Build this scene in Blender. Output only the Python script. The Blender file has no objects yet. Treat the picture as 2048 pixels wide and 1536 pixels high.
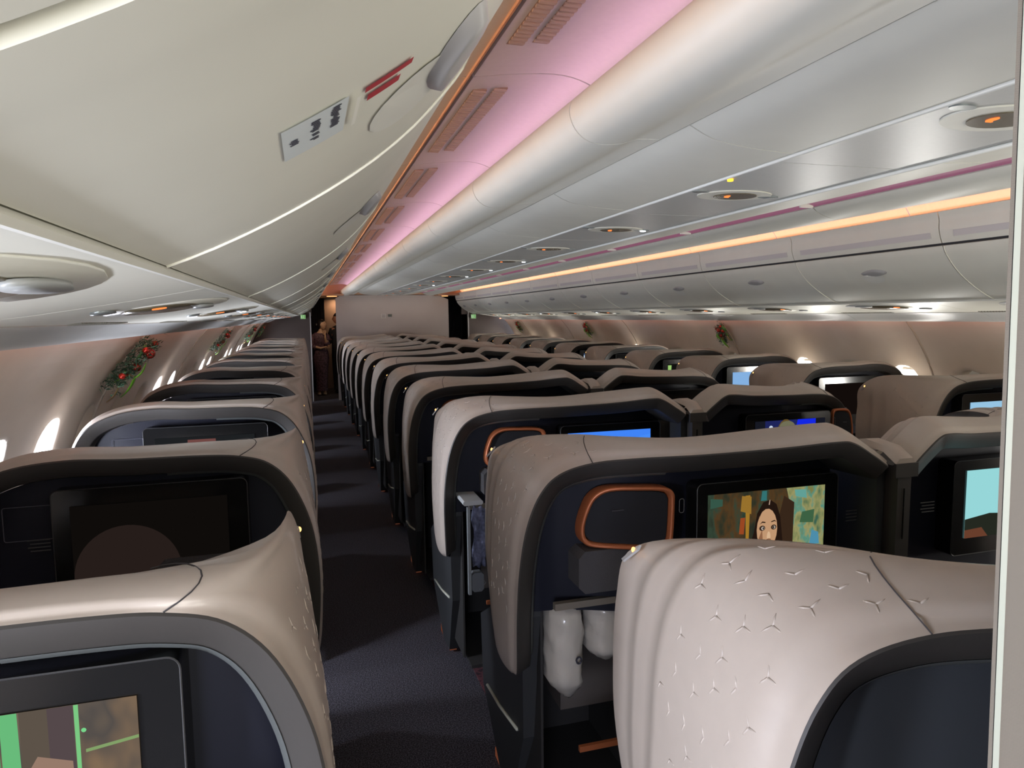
import bpy, bmesh, math, random
from mathutils import Vector, Matrix
random.seed(7)
sc = bpy.context.scene
COL = sc.collection

# ------------------------------------------------------------------ camera
F_PX, YAW, PITCH, ROLL = 1389.14, .2853, .0976, -.0118
cy, sy = math.cos(YAW), math.sin(YAW)
fw = Vector((sy*math.cos(PITCH), cy*math.cos(PITCH), -math.sin(PITCH)))
r0 = Vector((cy, -sy, 0)); u0 = r0.cross(fw)
c_, s_ = math.cos(ROLL), math.sin(ROLL)
rt = c_*r0+s_*u0; up = -s_*r0+c_*u0
EYE = 1.68
cam_d = bpy.data.cameras.new('camera'); cam = bpy.data.objects.new('camera', cam_d)
COL.objects.link(cam); sc.camera = cam
M = Matrix((rt, up, -fw)).transposed().to_4x4(); M.translation = (0, 0, EYE)
cam.matrix_world = M
cam_d.sensor_width = 36; cam_d.lens = 36*F_PX/2048; cam_d.clip_start = .02; cam_d.clip_end = 200

# ------------------------------------------------------------------ world, exposure
w = bpy.data.worlds.new('sky'); sc.world = w; w.use_nodes = True
bg = w.node_tree.nodes['Background']; bg.inputs[0].default_value = (.75, .85, 1, 1); bg.inputs[1].default_value = 3.0
vs = sc.view_settings
vs.view_transform = 'Standard'; vs.look = 'None'; vs.gamma = 1; vs.exposure = 0.0; vs.use_curve_mapping = False
sc.cycles.use_denoising = True
sc.cycles.max_bounces = 8; sc.cycles.diffuse_bounces = 5
sc.cycles.sample_clamp_indirect = 4

# ------------------------------------------------------------------ large lights
def area(name, loc, aim, sx, sy_, power, col, spread=180):
    d = bpy.data.lights.new(name, 'AREA'); d.shape = 'RECTANGLE'; d.size = sx; d.size_y = sy_
    d.energy = power; d.color = col; d.spread = math.radians(spread)
    o = bpy.data.objects.new(name, d); COL.objects.link(o); o.location = loc
    o.rotation_euler = (Vector(aim)-Vector(loc)).to_track_quat('-Z', 'Y').to_euler()
    return o
# daylight from the open door area behind the camera
area('door_daylight', (-.75, -1.6, 1.30), (.9, 1.0, 1.0), .7, 1.2, 62, (.76, .80, 1.0))
area('rear_fill_light', (1.64, -2.5, 1.15), (1.64, 2.2, 2.35), 3.6, .9, 64, (1, .97, .84), 125)  # added fill behind the camera, aimed up to brighten the bin undersides
# daylight standing outside the windows whose shades are up
WP0 = .5525
OPEN_L = [3.295+WP0*k for k in (-6, -5, -1, 0, 4, 5, 8, 9, 12, 13, 15, 16, 19)]
OPEN_R = [5.29+WP0*k for k in (-9, -7, -4, -2, 0, 3, 6, 9, 12, 14, 16)]
for i, y in enumerate(OPEN_L):
    area('window_daylight', (-1.150, y, 1.095), (-.15, y, .80), .19, .27, (24, 28, 32, 31, 16, 16, 20, 18, 20, 20, 32, 20, 20)[i], (.80, .85, 1.0), 180)
for y in OPEN_R:
    area('window_daylight', (4.430, y, 1.095), (3.43, y, .80), .19, .27, 17, (1, .98, .93), 180)
# forward galley lights
area('forward_galley_light', (.20, 14.95, 2.08), (.45, 15.9, .9), .25, .25, 5.0, (1, .72, .48))
area('forward_galley_light', (.70, 17.0, 2.1), (.75, 17.2, 1.0), .2, .1, 2.0, (1, .62, .35))
area('bulkhead_downlight', (1.7, 14.2, 2.05), (1.7, 14.8, 1.2), 1.8, .04, 1.5, (1, .85, .75))

# ------------------------------------------------------------------ materials
MATS = {}
def mat(name, col, rough=.5, metal=0, emis=None, es=1, noise=0, nscale=60, bump=0, bscale=300, trans=0, coat=0):
    if name in MATS: return MATS[name]
    m = bpy.data.materials.new(name); m.use_nodes = True; MATS[name] = m
    nt = m.node_tree; b = nt.nodes['Principled BSDF']
    b.inputs['Base Color'].default_value = (*col, 1); b.inputs['Roughness'].default_value = rough
    b.inputs['Metallic'].default_value = metal; b.inputs['Coat Weight'].default_value = coat
    b.inputs['Transmission Weight'].default_value = trans
    if emis: b.inputs['Emission Color'].default_value = (*emis, 1); b.inputs['Emission Strength'].default_value = es
    tc = nt.nodes.new('ShaderNodeTexCoord')
    if noise:
        n = nt.nodes.new('ShaderNodeTexNoise'); n.inputs['Scale'].default_value = nscale; n.inputs['Detail'].default_value = 3
        nt.links.new(tc.outputs['Object'], n.inputs['Vector'])
        r = nt.nodes.new('ShaderNodeMapRange'); r.inputs['To Min'].default_value = 1-noise; r.inputs['To Max'].default_value = 1+noise
        r.inputs['From Min'].default_value = .3; r.inputs['From Max'].default_value = .7
        nt.links.new(n.outputs['Fac'], r.inputs['Value'])
        h = nt.nodes.new('ShaderNodeMix'); h.data_type = 'RGBA'; h.blend_type = 'MULTIPLY'; h.inputs['Factor'].default_value = 1
        h.inputs['A'].default_value = (*col, 1); nt.links.new(r.outputs[0], h.inputs['B'])
        nt.links.new(h.outputs['Result'], b.inputs['Base Color'])
    if bump:
        n2 = nt.nodes.new('ShaderNodeTexNoise'); n2.inputs['Scale'].default_value = bscale
        nt.links.new(tc.outputs['Object'], n2.inputs['Vector'])
        bp = nt.nodes.new('ShaderNodeBump'); bp.inputs['Strength'].default_value = bump; bp.inputs['Distance'].default_value = .002
        nt.links.new(n2.outputs['Fac'], bp.inputs['Height']); nt.links.new(bp.outputs[0], b.inputs['Normal'])
    return m
def glow(name, col, s=1.0):
    if name in MATS: return MATS[name]
    m = bpy.data.materials.new(name); m.use_nodes = True; MATS[name] = m
    nt = m.node_tree; nt.nodes.clear()
    e = nt.nodes.new('ShaderNodeEmission'); e.inputs[0].default_value = (*col, 1); e.inputs[1].default_value = s
    o = nt.nodes.new('ShaderNodeOutputMaterial'); nt.links.new(e.outputs[0], o.inputs[0])
    return m
def srgb(r, g, b):
    f = lambda v: (v/255/12.92) if v <= 10 else ((v/255+.055)/1.055)**2.4
    return (f(r), f(g), f(b))
BIN = mat('bin_plastic', (.72, .705, .61), .46, noise=.02, nscale=8)
BINEDGE = mat('bin_edge', (.72, .71, .64), .4)
DARK = mat('dark_gap', (.03, .028, .03), .7)
CEIL = mat('ceiling_panel', (.62, .58, .54), .5, noise=.02)
SHELL = mat('shell_lacquer', (.415, .358, .308), .40, noise=.02, nscale=30, coat=.2)
TRIM = mat('trim_charcoal', (.036, .033, .030), .5)
NAVY = mat('navy_panel', (.0055, .0065, .014), .55)
NAVY.node_tree.nodes['Principled BSDF'].inputs['Specular IOR Level'].default_value = .2
BLACK = mat('black_gloss', (.006, .006, .006), .16)
COPPER = mat('copper_trim', (.42, .13, .05), .38, metal=.35)
SILVER = mat('silver_edge', (.30, .33, .33), .3, metal=.5)
GREYFAB = mat('grey_fabric', (.055, .053, .055), .9, noise=.2, nscale=400, bump=.4)
BASE = mat('base_plastic', (.030, .032, .034), .5)
WALLM = mat('sidewall', (.78, .70, .60), .5, noise=.03, nscale=5)
SHADE = mat('window_shade', (.45, .42, .36), .6, emis=(.9, .8, .65), es=.10)  # faint emission stands for daylight coming through the closed shades
GREYT = mat('grey_trim', (.33, .34, .33), .35)

# ------------------------------------------------------------------ mesh helpers
def obj(name, verts, faces, m, parent=None, smooth=False, mi=None, sharp=None):
    me = bpy.data.meshes.new(name); me.from_pydata([tuple(v) for v in verts], [], faces)
    for mm in (m if isinstance(m, (list, tuple)) else [m]): me.materials.append(mm)
    if mi:
        for p, i in zip(me.polygons, mi): p.material_index = i
    bm = bmesh.new(); bm.from_mesh(me); bmesh.ops.recalc_face_normals(bm, faces=bm.faces); bm.to_mesh(me); bm.free()
    if smooth:
        me.polygons.foreach_set('use_smooth', [True]*len(me.polygons))
        if sharp:
            me.set_sharp_from_angle(angle=math.radians(sharp))
    o = bpy.data.objects.new(name, me); COL.objects.link(o)
    if parent: o.parent = parent
    return o
def tag(o, label, cat, group=None, kind=None):
    o['label'] = label; o['category'] = cat
    if group: o['group'] = group
    if kind: o['kind'] = kind
    return o
def struct(o, label=None):
    o['kind'] = 'structure'
    if label: o['label'] = label
    return o
def empty(name, loc=(0, 0, 0)):
    o = bpy.data.objects.new(name, None); COL.objects.link(o); o.location = loc; o.empty_display_size = .1
    return o
class G:
    """collects geometry of ONE mesh"""
    def __init__(s): s.v = []; s.f = []; s.m = []
    def add(s, v, f, mi=0):
        n = len(s.v); s.v += [tuple(p) for p in v]; s.f += [tuple(i+n for i in q) for q in f]; s.m += [mi]*len(f); return s
    def box(s, x0, x1, y0, y1, z0, z1, mi=0, bev=0):
        if bev:
            b = bev
            pts = [(x0+b, z0), (x1-b, z0), (x1, z0+b), (x1, z1-b), (x1-b, z1), (x0+b, z1), (x0, z1-b), (x0, z0+b)]
            return s.prism(pts, y0, y1, mi)
        v = [(x, y, z) for x in (x0, x1) for y in (y0, y1) for z in (z0, z1)]
        return s.add(v, [(0, 1, 3, 2), (4, 6, 7, 5), (0, 4, 5, 1), (2, 3, 7, 6), (0, 2, 6, 4), (1, 5, 7, 3)], mi)
    def prism(s, pts, y0, y1, mi=0):      # closed (x,z) outline swept along y
        n = len(pts)
        v = [(x, y0, z) for x, z in pts]+[(x, y1, z) for x, z in pts]
        f = [(i, (i+1) % n, n+(i+1) % n, n+i) for i in range(n)]+[tuple(range(n)), tuple(range(2*n-1, n-1, -1))]
        return s.add(v, f, mi)
    def prismx(s, pts, x0, x1, mi=0, dx=None):      # closed (y,z) outline swept along x
        n = len(pts); dx = dx or (lambda y, z: 0)
        v = [(x0+dx(y, z), y, z) for y, z in pts]+[(x1+dx(y, z), y, z) for y, z in pts]
        f = [(i, (i+1) % n, n+(i+1) % n, n+i) for i in range(n)]+[tuple(range(n)), tuple(range(2*n-1, n-1, -1))]
        return s.add(v, f, mi)
    def tube(s, path, r, n=6, mi=0, closed=False):
        path = [Vector(p) for p in path]; k = len(path); v = []
        for i, p in enumerate(path):
            a = path[(i-1) % k] if (closed or i > 0) else path[i]
            b = path[(i+1) % k] if (closed or i < k-1) else path[i]
            t = (b-a).normalized(); ref = Vector((0, 0, 1)) if abs(t.z) < .9 else Vector((0, 1, 0))
            e1 = t.cross(ref).normalized(); e2 = t.cross(e1)
            rr = r[i] if isinstance(r, (list, tuple)) else r
            for j in range(n):
                q = 2*math.pi*j/n; v.append(p+rr*(math.cos(q)*e1+math.sin(q)*e2))
        f = []
        for i in range(k if closed else k-1):
            for j in range(n):
                f.append((i*n+j, i*n+(j+1) % n, ((i+1) % k)*n+(j+1) % n, ((i+1) % k)*n+j))
        if not closed: f += [tuple(range(n)), tuple(range((k-1)*n, k*n))]
        return s.add(v, f, mi)
    def ball(s, c, rx, ry=None, rz=None, n=10, m=7, mi=0):
        ry = ry or rx; rz = rz or rx; v = []; f = []
        for i in range(m+1):
            t = math.pi*i/m
            for j in range(n):
                a = 2*math.pi*j/n; v.append((c[0]+rx*math.sin(t)*math.cos(a), c[1]+ry*math.sin(t)*math.sin(a), c[2]+rz*math.cos(t)))
        for i in range(m):
            for j in range(n): f.append((i*n+j, i*n+(j+1) % n, (i+1)*n+(j+1) % n, (i+1)*n+j))
        return s.add(v, f, mi)
    def build(s, name, m, parent=None, smooth=False, sharp=None):
        return obj(name, s.v, s.f, m, parent, smooth, s.m, sharp)
def dup(o, parent=None, off=(0, 0, 0), depth=0):
    c = o.copy(); COL.objects.link(c); c.parent = parent
    if depth == 0: c.location = o.location+Vector(off)
    for k in o.children: dup(k, c, depth=1)
    return c
def mirrored(o, axis_sum=3.28, parent=None):
    """real mirrored copy (new meshes) of an object tree about x = axis_sum/2, applied to local coordinates"""
    if o.type == 'MESH':
        me = o.data.copy()
        for v in me.vertices: v.co.x = (axis_sum if True else 0)-v.co.x
        me.flip_normals()
        c = bpy.data.objects.new(o.name.split('.')[0], me)
    else: c = bpy.data.objects.new(o.name.split('.')[0], None)
    COL.objects.link(c); c.parent = parent
    for k in o.children: mirrored(k, axis_sum, c)
    return c
def cr(pts, t):       # Catmull-Rom through tuples at parameter t (index units)
    i = min(int(t), len(pts)-2); i = max(i, 0); q = t-i
    p = [pts[max(i-1, 0)], pts[i], pts[i+1], pts[min(i+2, len(pts)-1)]]
    return tuple(.5*((2*b)+(c-a)*q+(2*a-5*b+4*c-d)*q*q+(3*b-a-3*c+d)*q**3) for a, b, c, d in zip(*p))
def curve(pts, sub=4): return [cr(pts, i/sub) for i in range((len(pts)-1)*sub+1)]
def thin(curvepts, th):   # closed outline: open (x,z) curve given thickness to one side
    n = len(curvepts); off = []
    for i, (x, z) in enumerate(curvepts):
        a = curvepts[max(i-1, 0)]; b = curvepts[min(i+1, n-1)]
        dx, dz = b[0]-a[0], b[1]-a[1]; l = math.hypot(dx, dz) or 1
        off.append((x-dz/l*th, z+dx/l*th))
    return list(curvepts)+off[::-1]
E_ = EYE
def A(pts): return [(x, z+E_) for x, z in pts]      # profile heights are measured from the camera height
def flip(pts): return [(3.28-x, z) for x, z in pts]

ORD = ['first', 'second', 'third', 'fourth', 'fifth', 'sixth', 'seventh', 'eighth', 'ninth', 'tenth', 'eleventh', 'twelfth', 'thirteenth', 'fourteenth', 'fifteenth', 'sixteenth']
YB, YF = -2.9, 14.6       # rear and front of the cabin

# ------------------------------------------------------------------ floor
fm = bpy.data.materials.new('carpet'); fm.use_nodes = True; nt = fm.node_tree; b = nt.nodes['Principled BSDF']; b.inputs['Roughness'].default_value = .95
tc = nt.nodes.new('ShaderNodeTexCoord')
n1 = nt.nodes.new('ShaderNodeTexNoise'); n1.inputs['Scale'].default_value = 190; n1.inputs['Detail'].default_value = 2
rp = nt.nodes.new('ShaderNodeValToRGB'); rp.color_ramp.elements[0].position = .42; rp.color_ramp.elements[0].color = (.007, .0068, .010, 1)
rp.color_ramp.elements[1].position = .66; rp.color_ramp.elements[1].color = (.10, .092, .115, 1)
nt.links.new(tc.outputs['Object'], n1.inputs['Vector']); nt.links.new(n1.outputs['Fac'], rp.inputs[0]); nt.links.new(rp.outputs[0], b.inputs['Base Color'])
g = G(); g.box(-1.4, 4.7, YB, 19, -.05, 0)
struct(g.build('floor', fm), 'dark purple grey speckled carpet floor')
rm = bpy.data.materials.new('red_carpet'); rm.use_nodes = True; nt = rm.node_tree; b = nt.nodes['Principled BSDF']; b.inputs['Roughness'].default_value = .95
tc = nt.nodes.new('ShaderNodeTexCoord'); vo = nt.nodes.new('ShaderNodeTexVoronoi'); vo.feature = 'DISTANCE_TO_EDGE'; vo.inputs['Scale'].default_value = 32
rp = nt.nodes.new('ShaderNodeValToRGB'); rp.color_ramp.elements[0].position = .08; rp.color_ramp.elements[0].color = (.10, .028, .035, 1)
rp.color_ramp.elements[1].position = .22; rp.color_ramp.elements[1].color = (.025, .008, .014, 1)
nt.links.new(tc.outputs['Object'], vo.inputs['Vector']); nt.links.new(vo.outputs['Distance'], rp.inputs[0]); nt.links.new(rp.outputs[0], b.inputs['Base Color'])
for x0, x1, nm in ((.70, 2.58, 'under the centre seats'), (-1.12, -.12, 'under the left seats'), (3.40, 4.38, 'under the right seats')):
    g = G(); g.box(x0, x1, .3, 14.5, 0, .006); tag(g.build('carpet_strip', rm), 'dark red patterned carpet strip '+nm, 'carpet')

# ------------------------------------------------------------------ side walls with window openings
WP = [(3.97, .03), (4.05, -.05), (4.14, -.15), (4.22, -.26), (4.29, -.38), (4.35, -.52), (4.40, -.68), (4.44, -.86), (4.46, -1.05), (4.45, -1.3), (4.41, -1.68)]
WPC = curve(WP, 3)
SL = [0]
for a, b_ in zip(WPC, WPC[1:]): SL.append(SL[-1]+math.hypot(a[0]-b_[0], a[1]-b_[1]))
def wall_at(s):
    for i in range(len(SL)-1):
        if s <= SL[i+1]+1e-9:
            t = (s-SL[i])/(SL[i+1]-SL[i]); return (WPC[i][0]*(1-t)+WPC[i+1][0]*t, WPC[i][1]*(1-t)+WPC[i+1][1]*t)
    return WPC[-1]
def s_of_z(z):
    for i in range(len(WPC)-1):
        if WPC[i][1] >= z >= WPC[i+1][1]:
            t = (WPC[i][1]-z)/(WPC[i][1]-WPC[i+1][1]); return SL[i]*(1-t)+SL[i+1]*t
PITCHW = .5525
SC = s_of_z(-.575); HA, HB = .125, .185      # window half sizes: along y and along the wall
def wall(side):
    sgn = (lambda x: x) if side == 'right' else (lambda x: 3.28-x)
    y0 = 5.29-PITCHW*14 if side == 'right' else 3.295-PITCHW*11
    opens = OPEN_R if side == 'right' else OPEN_L
    g = G(); n = 32; cells = []
    ycs = []; yc = y0
    while yc < YF-.2: ycs.append(yc); yc += PITCHW
    sT, sB = SC-.25, SC+.25
    def P(y, s, out=0):
        x, z = wall_at(s)
        (xa, za), (x2, z2) = wall_at(max(s-.01, 0)), wall_at(s+.01); tx, tz = x2-xa, z2-za; l = math.hypot(tx, tz)
        nx, nz = -tz/l, tx/l      # outward
        return (sgn(x+nx*out), y, z+E_+nz*out)
    ss = [SL[-1]*i/24 for i in range(25)]
    def strip(ya, yb, s0, s1, k):
        for i in range(k):
            a, b_ = s0+(s1-s0)*i/k, s0+(s1-s0)*(i+1)/k
            g.add([P(ya, a), P(yb, a), P(yb, b_), P(ya, b_)], [(0, 1, 2, 3)])
    strip(YB, ycs[0]-PITCHW/2, 0, SL[-1], 24)
    for idx, yc in enumerate(ycs):
        ya, yb = yc-PITCHW/2, min(yc+PITCHW/2, YF)
        strip(ya, yb, 0, sT, 8); strip(ya, yb, sB, SL[-1], 10)
        rings = []
        for t in (0, .35, .7, 1):
            ring = []
            for j in range(n):
                a = 2*math.pi*j/n; ca, sa = math.cos(a), math.sin(a)
                m_ = max(abs(ca), abs(sa)); ex, ey = ca/m_, sa/m_
                oy, os_ = (yb-yc)*ex if ex > 0 else (yc-ya)*ex, .25*ey
                sup = 1/((abs(ca)**2.6+abs(sa)**2.6)**(1/2.6))
                iy, is_ = HA*ca*sup, HB*sa*sup
                ring.append(P(yc+oy*(1-t)+iy*t, SC+os_*(1-t)+is_*t))
            rings.append(ring)
        # funnel towards the outer pane
        for t, o_ in ((.93, .012), (.84, .05), (.78, .09)):
            ring = []
            for j in range(n):
                a = 2*math.pi*j/n; ca, sa = math.cos(a), math.sin(a); sup = 1/((abs(ca)**2.6+abs(sa)**2.6)**(1/2.6))
                ring.append(P(yc+HA*ca*sup*t, SC+HB*sa*sup*t, o_))
            rings.append(ring)
        base = len(g.v); g.v += [q for r_ in rings for q in r_]
        for i in range(len(rings)-1):
            for j in range(n):
                g.f.append((base+i*n+j, base+i*n+(j+1) % n, base+(i+1)*n+(j+1) % n, base+(i+1)*n+j)); g.m.append(0)
        # window: rim ring, shade or clear pane
        root = empty('window_%d' % (len([o for o in bpy.data.objects if o.name.startswith('window_') and o.parent is None and o.type == 'EMPTY'])+1), P(yc, SC, .03))
        root['kind'] = 'structure'
        isopen = any(abs(yc-q) < .1 for q in opens)
        v = []; L = Vector(root.location)
        for t, o_ in ((.80, .055), (.80, .075)):
            for j in range(n):
                a = 2*math.pi*j/n; ca, sa = math.cos(a), math.sin(a); sup = 1/((abs(ca)**2.6+abs(sa)**2.6)**(1/2.6))
                v.append(Vector(P(yc+HA*ca*sup*t, SC+HB*sa*sup*t, o_))-L)
        if not isopen:
            obj('window_shade', v, [tuple(range(n)), tuple(range(n, 2*n))], SHADE, root)
        else:
            obj('pane', v[n:], [tuple(range(n))], glow('daylight_pane', (.95, .97, 1.0), 3.0), root)
            sh = [Vector(P(yc+HA*.7*(1 if q in (1, 2) else -1), SC-HB*.78+(.02 if q > 1 else 0), .05))-L for q in range(4)]
            obj('shade_edge', sh, [(0, 1, 2, 3)], SHADE, root)
    o = g.build('wall_'+side, WALLM, smooth=True); struct(o, 'pale %s sidewall with oval windows' % side)
    # panel joints
    yj = 3.94
    k = 0
    js = [3.94+1.105*2.1*i for i in range(-2, 6)] if side == 'right' else [1.98, 3.94, 6.26, 8.58, 10.9, 13.2]
    for y in js:
        if not (YB < y < YF): continue
        g = G(); pr = [P(y, SL[-1]*i/30, -.002) for i in range(31)]
        g.tube(pr, .007, 5)
        struct(g.build('trim_%d' % (k+1+(10 if side == 'right' else 20)), mat('joint_strip', (.50, .44, .36), .5), smooth=True)); k += 1
wall('left'); wall('right')

# ------------------------------------------------------------------ aisle ceilings
CP1 = [(.10, .50), (.14, .56), (.20, .605), (.30, .638), (.452, .655)]
CP2 = [(.466, .655), (.58, .672), (.70, .682), (.78, .672), (.85, .64), (.90, .60)]
seams = [-.40, .80, 1.93]+[3.08+1.12*i for i in range(11)]
seams[-1] = min(seams[-1], YF)
ys = [YB]+seams+([YF] if seams[-1] < YF-.2 else [])
for side in (0, 1):
    for a, b_ in zip(ys, ys[1:]):
        for cp in (CP1, CP2):
            pts = A(curve(cp, 3)); pts = flip(pts) if side else pts
            g = G(); g.prism(thin(pts, .012 if not side else -.012), a+.004, b_-.004)
            struct(g.build('ceiling', CEIL, smooth=True, sharp=40))
    g = G(); x0, x1 = (.05, .95) if not side else (2.33, 3.23)
    g.box(x0, x1, YB, YF, E_+.715, E_+.74); struct(g.build('ceiling', mat('ceiling_void', (.25, .14, .09), .8)))
    g = G(); pts = A([(.452, .650), (.466, .651), (.466, .667), (.452, .667)]); pts = flip(pts) if side else pts
    g = G(); g.tube([((.448 if not side else 2.832), y, E_+.650) for y in (YB, YF)], .005, 6)
    struct(g.build('trim_%d' % (31+side), mat('copper_bead', (.50, .27, .15), .4)))
# vents in the left aisle ceiling
proto = None; cnt = 0
for i, (a, b_) in enumerate(zip(ys[2:], ys[3:])):
    if b_-a < .8: continue
    for cx, cz, nm in ((.513, .658, 'beside the copper joint'), (.577, .668, 'beside the pink light')):
        root = empty('ceiling_vent', (cx, a+.12, E_+cz))
        g = G(); L = (b_-a)-.36; nrib = 34
        for k in range(nrib):
            y = L*k/nrib; g.box(-.019, .019, y, y+L/nrib*.5, -.004, .003)
        g.build('grille', mat('vent_rib', (.52, .40, .33), .5), root)
        g = G(); g.box(-.021, .021, -.004, L+.004, .001, .006); g.build('frame', mat('vent_dark', (.36, .24, .18), .7), root)
        tag(root, 'slotted air vent %s in the %s ceiling panel from the camera' % (nm, ORD[i]), 'vent', 'slotted vents in the left aisle ceiling')

# ------------------------------------------------------------------ mood lights
PINK = glow('pink_led', (1.0, .56, .86), 4.2); ORANGE = glow('orange_led', (1.0, .36, .13), 1.0)
def strip(name, quad, m, label, y0=YB+.05, y1=YF-.05, cat='light strip'):
    g = G(); (xa, za), (xb, zb) = quad
    dx, dz = xb-xa, zb-za; l = math.hypot(dx, dz); nx, nz = -dz/l*.004, dx/l*.004
    g.prism(A([(xa, za), (xb, zb), (xb-nx, zb-nz), (xa-nx, za-nz)]), y0, y1)
    return tag(g.build(name, m), label, cat)
strip('mood_light_strip', ((.785, .585), (.802, .622)), PINK, 'glowing pink light strip in the left ceiling cove beside the centre bins')
strip('mood_light_strip', ((2.558, .5785), (2.528, .583)), glow('pink_led_dim', (1, .3, .6), 1.6), 'pink light strip hidden above the right edge of the centre bins')
strip('mood_light_strip', ((.14, .494), (.18, .494)), glow('orange_led_left', (1.0, .56, .30), 13.0), 'warm orange light strip on top of the left bins')
strip('mood_light_strip', ((3.14, .494), (3.10, .494)), glow('orange_led_right', (1.0, .40, .19), 7.8), 'orange light strip on top of the right bins')
strip('wall_wash_strip', ((4.002, -.052), (4.012, -.040)), glow('salmon_led', (1.0, .28, .16), 5.0), 'salmon light strip behind the right valance washing the wall')
strip('wall_wash_strip', ((-.722, -.052), (-.732, -.040)), glow('salmon_led2', (1.0, .32, .20), 5.0), 'salmon light strip behind the left valance washing the wall')

# ------------------------------------------------------------------ centre bins
ROLL_ = [(.715, .500), (.735, .485), (.765, .470), (.81, .456), (.86, .450), (.905, .455), (.938, .475), (.957, .505), (.962, .535), (.952, .560), (.925, .572)]
PANEL_ = [(.268, .458), (.35, .462), (.45, .470), (.54, .486), (.608, .517)]
def side_pts(pts, right): return A([((1.64+u) if right else (1.64-u), z) for u, z in pts])
cs = [YB]+[1.75-1.105*k for k in (4, 3, 2, 1)][0:0]+[1.75+1.105*k for k in range(-4, 12)]
cs = [y for y in cs if y > YB]+[YF]; cs[0:0] = [YB]
cs = sorted(set(round(y, 4) for y in cs))
if cs[-1]-cs[-2] < .5: cs.pop(-2)
vis = 0
for right in (False, True):
    n = 0
    for a, b_ in zip(cs, cs[1:]):
        root = empty('centre_overhead_bin', (0, 0, 0))
        if b_ > 1.2: n += 1
        sd = 'right' if right else 'left'
        g = G(); t = -.012 if right else .012
        g.prism(thin(side_pts(curve(ROLL_ if right else [(.700, .472)]+ROLL_[2:], 3), right), -t), a+.003, b_-.003)
        g.build('door', BIN, root, True, 40)
        g = G(); g.prism(thin(side_pts(curve(PANEL_, 3), right), -t), a+.003, b_-.003); g.build('lower_panel', BIN, root, True, 40)
        g = G(); pts = side_pts([(.26, .475), (.62, .530), (.70, .530), (.80, .475), (.86, .466), (.93, .49), (.945, .535), (.90, .562), (.5, .565), (.26, .565)], right)
        g.prism(pts, a, b_); g.build('bin_body', mat('bin_body', (.30, .28, .26), .7), root)
        g = G(); g.prism(thin(side_pts(curve([(.90, .4565), (.938, .4755), (.957, .5055), (.9625, .535)], 3), right), -t*.2), b_-.012, b_-.004)
        g.build('edge_strip', BINEDGE, root, True, 40)
        q = 'nearest' if n <= 1 else ORD[n-1]
        tag(root, 'white curved centre overhead bin, %s along the %s side from the camera' % (q, sd), 'overhead bin', 'centre overhead bins, %s side' % sd)
    g = G(); g.tube([((1.64+.255) if right else (1.64-.255), y, E_+.458) for y in (YB, YF)], .0065, 8)
    struct(g.build('trim_%d' % (41+right), mat('rail_white', (.80, .80, .74), .35), smooth=True))
# bin slots; right one's purple emission paints bounced pink light, left one mirrors it unlit
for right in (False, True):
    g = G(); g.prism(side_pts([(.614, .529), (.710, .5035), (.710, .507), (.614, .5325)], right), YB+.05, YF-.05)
    tag(g.build('bin_slot_strip', mat('purple_bounce_glow', (.16, .08, .11), .5, emis=srgb(118, 66, 88), es=1.0, noise=.25, nscale=2) if right else mat('grey_slot', (.25, .24, .22), .5)), 'slot along the right doors of the centre bins, bounced pink light painted as purple glow' if right else 'unlit slot along the left doors of the centre bins', 'light strip')
for right in (True,):
    g = G(); n_ = 0; x = 1.64+(.665 if right else -.665)
    bp_ = None
    for k in range(12):
        y = 1.75+1.105*k-.02
        if bp_ is None:
            bp_ = G().box(-.035, .035, 0, .012, -.0155, -.0005).build('slot_bracket', BINEDGE); o = bp_
        else: o = bp_.copy(); COL.objects.link(o)
        o.location = (x, y, E_+.513)
        tag(o, 'small white bracket across the purple slot, %s from the camera' % ORD[k], 'bracket', 'brackets across the purple slot')

# passenger service units of the centre bins
AMBER = glow('amber_sign', (1.0, .22, .05), 1.6); OLIVE = mat('sign_lens', (.11, .09, .055), .25)
WLED = glow('white_led', (.9, .95, 1), 6.0)
def oval(g, cx, cy_, rx, ry, z, th, mi=0, n=24, pointy=1.0):
    v = []
    for zz in (z, z-th):
        for j in range(n):
            a = 2*math.pi*j/n
            v.append((cx+rx*math.copysign(abs(math.cos(a))**pointy, math.cos(a)), cy_+ry*math.sin(a), zz))
    f = [(j, (j+1) % n, n+(j+1) % n, n+j) for j in range(n)]+[tuple(range(n)), tuple(range(2*n-1, n-1, -1))]
    g.add(v, f, mi)
def psu_centre(lit, amber):
    root = empty('service_unit', (0, 0, 0))
    g = G(); g.prism(A([(1.392, .464), (1.888, .464), (1.888, .50), (1.392, .50)]), .003, 1.099); g.build('panel', mat('psu_grey', (.50, .50, .47), .4, noise=.02), root)
    g = G(); oval(g, 1.635, .55, .155, .105, E_+.464, .004); g.build('sign_surround', BIN, root, True, 30)
    g = G(); oval(g, 1.638, .55, .088, .066, E_+.460, .003); s_ = g.build('sign_lens', OLIVE, root, True, 30)
    g = G(); oval(g, 1.600, .545, .010, .017, E_+.4572, .002); g.box(1.597, 1.615, .556, .562, E_+.4542, E_+.4565); g.build('lit_symbol', AMBER, s_)
    g = G(); oval(g, 1.455, .50, .035, .02, E_+.464, .004); g.build('air_nozzle', SILVER, root, True, 30)
    g = G(); oval(g, 1.79, .55, .045, .022, E_+.464, .005); lr = g.build('reading_lamp', SILVER, root, True, 30)
    g = G(); oval(g, 1.80, .55, .016, .012, E_+.458, .003); g.build('lamp_bulb', WLED if lit else GREYT, lr)
    if amber:
        g = G(); oval(g, 1.43, .27, .010, .010, E_+.463, .006); g.build('call_lamp', glow('amber_lamp', (1, .45, .02), 5), root)
    return root
litc = {2: 'w', 4: 'w', 5: 'w', 6: 'w'}
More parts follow.
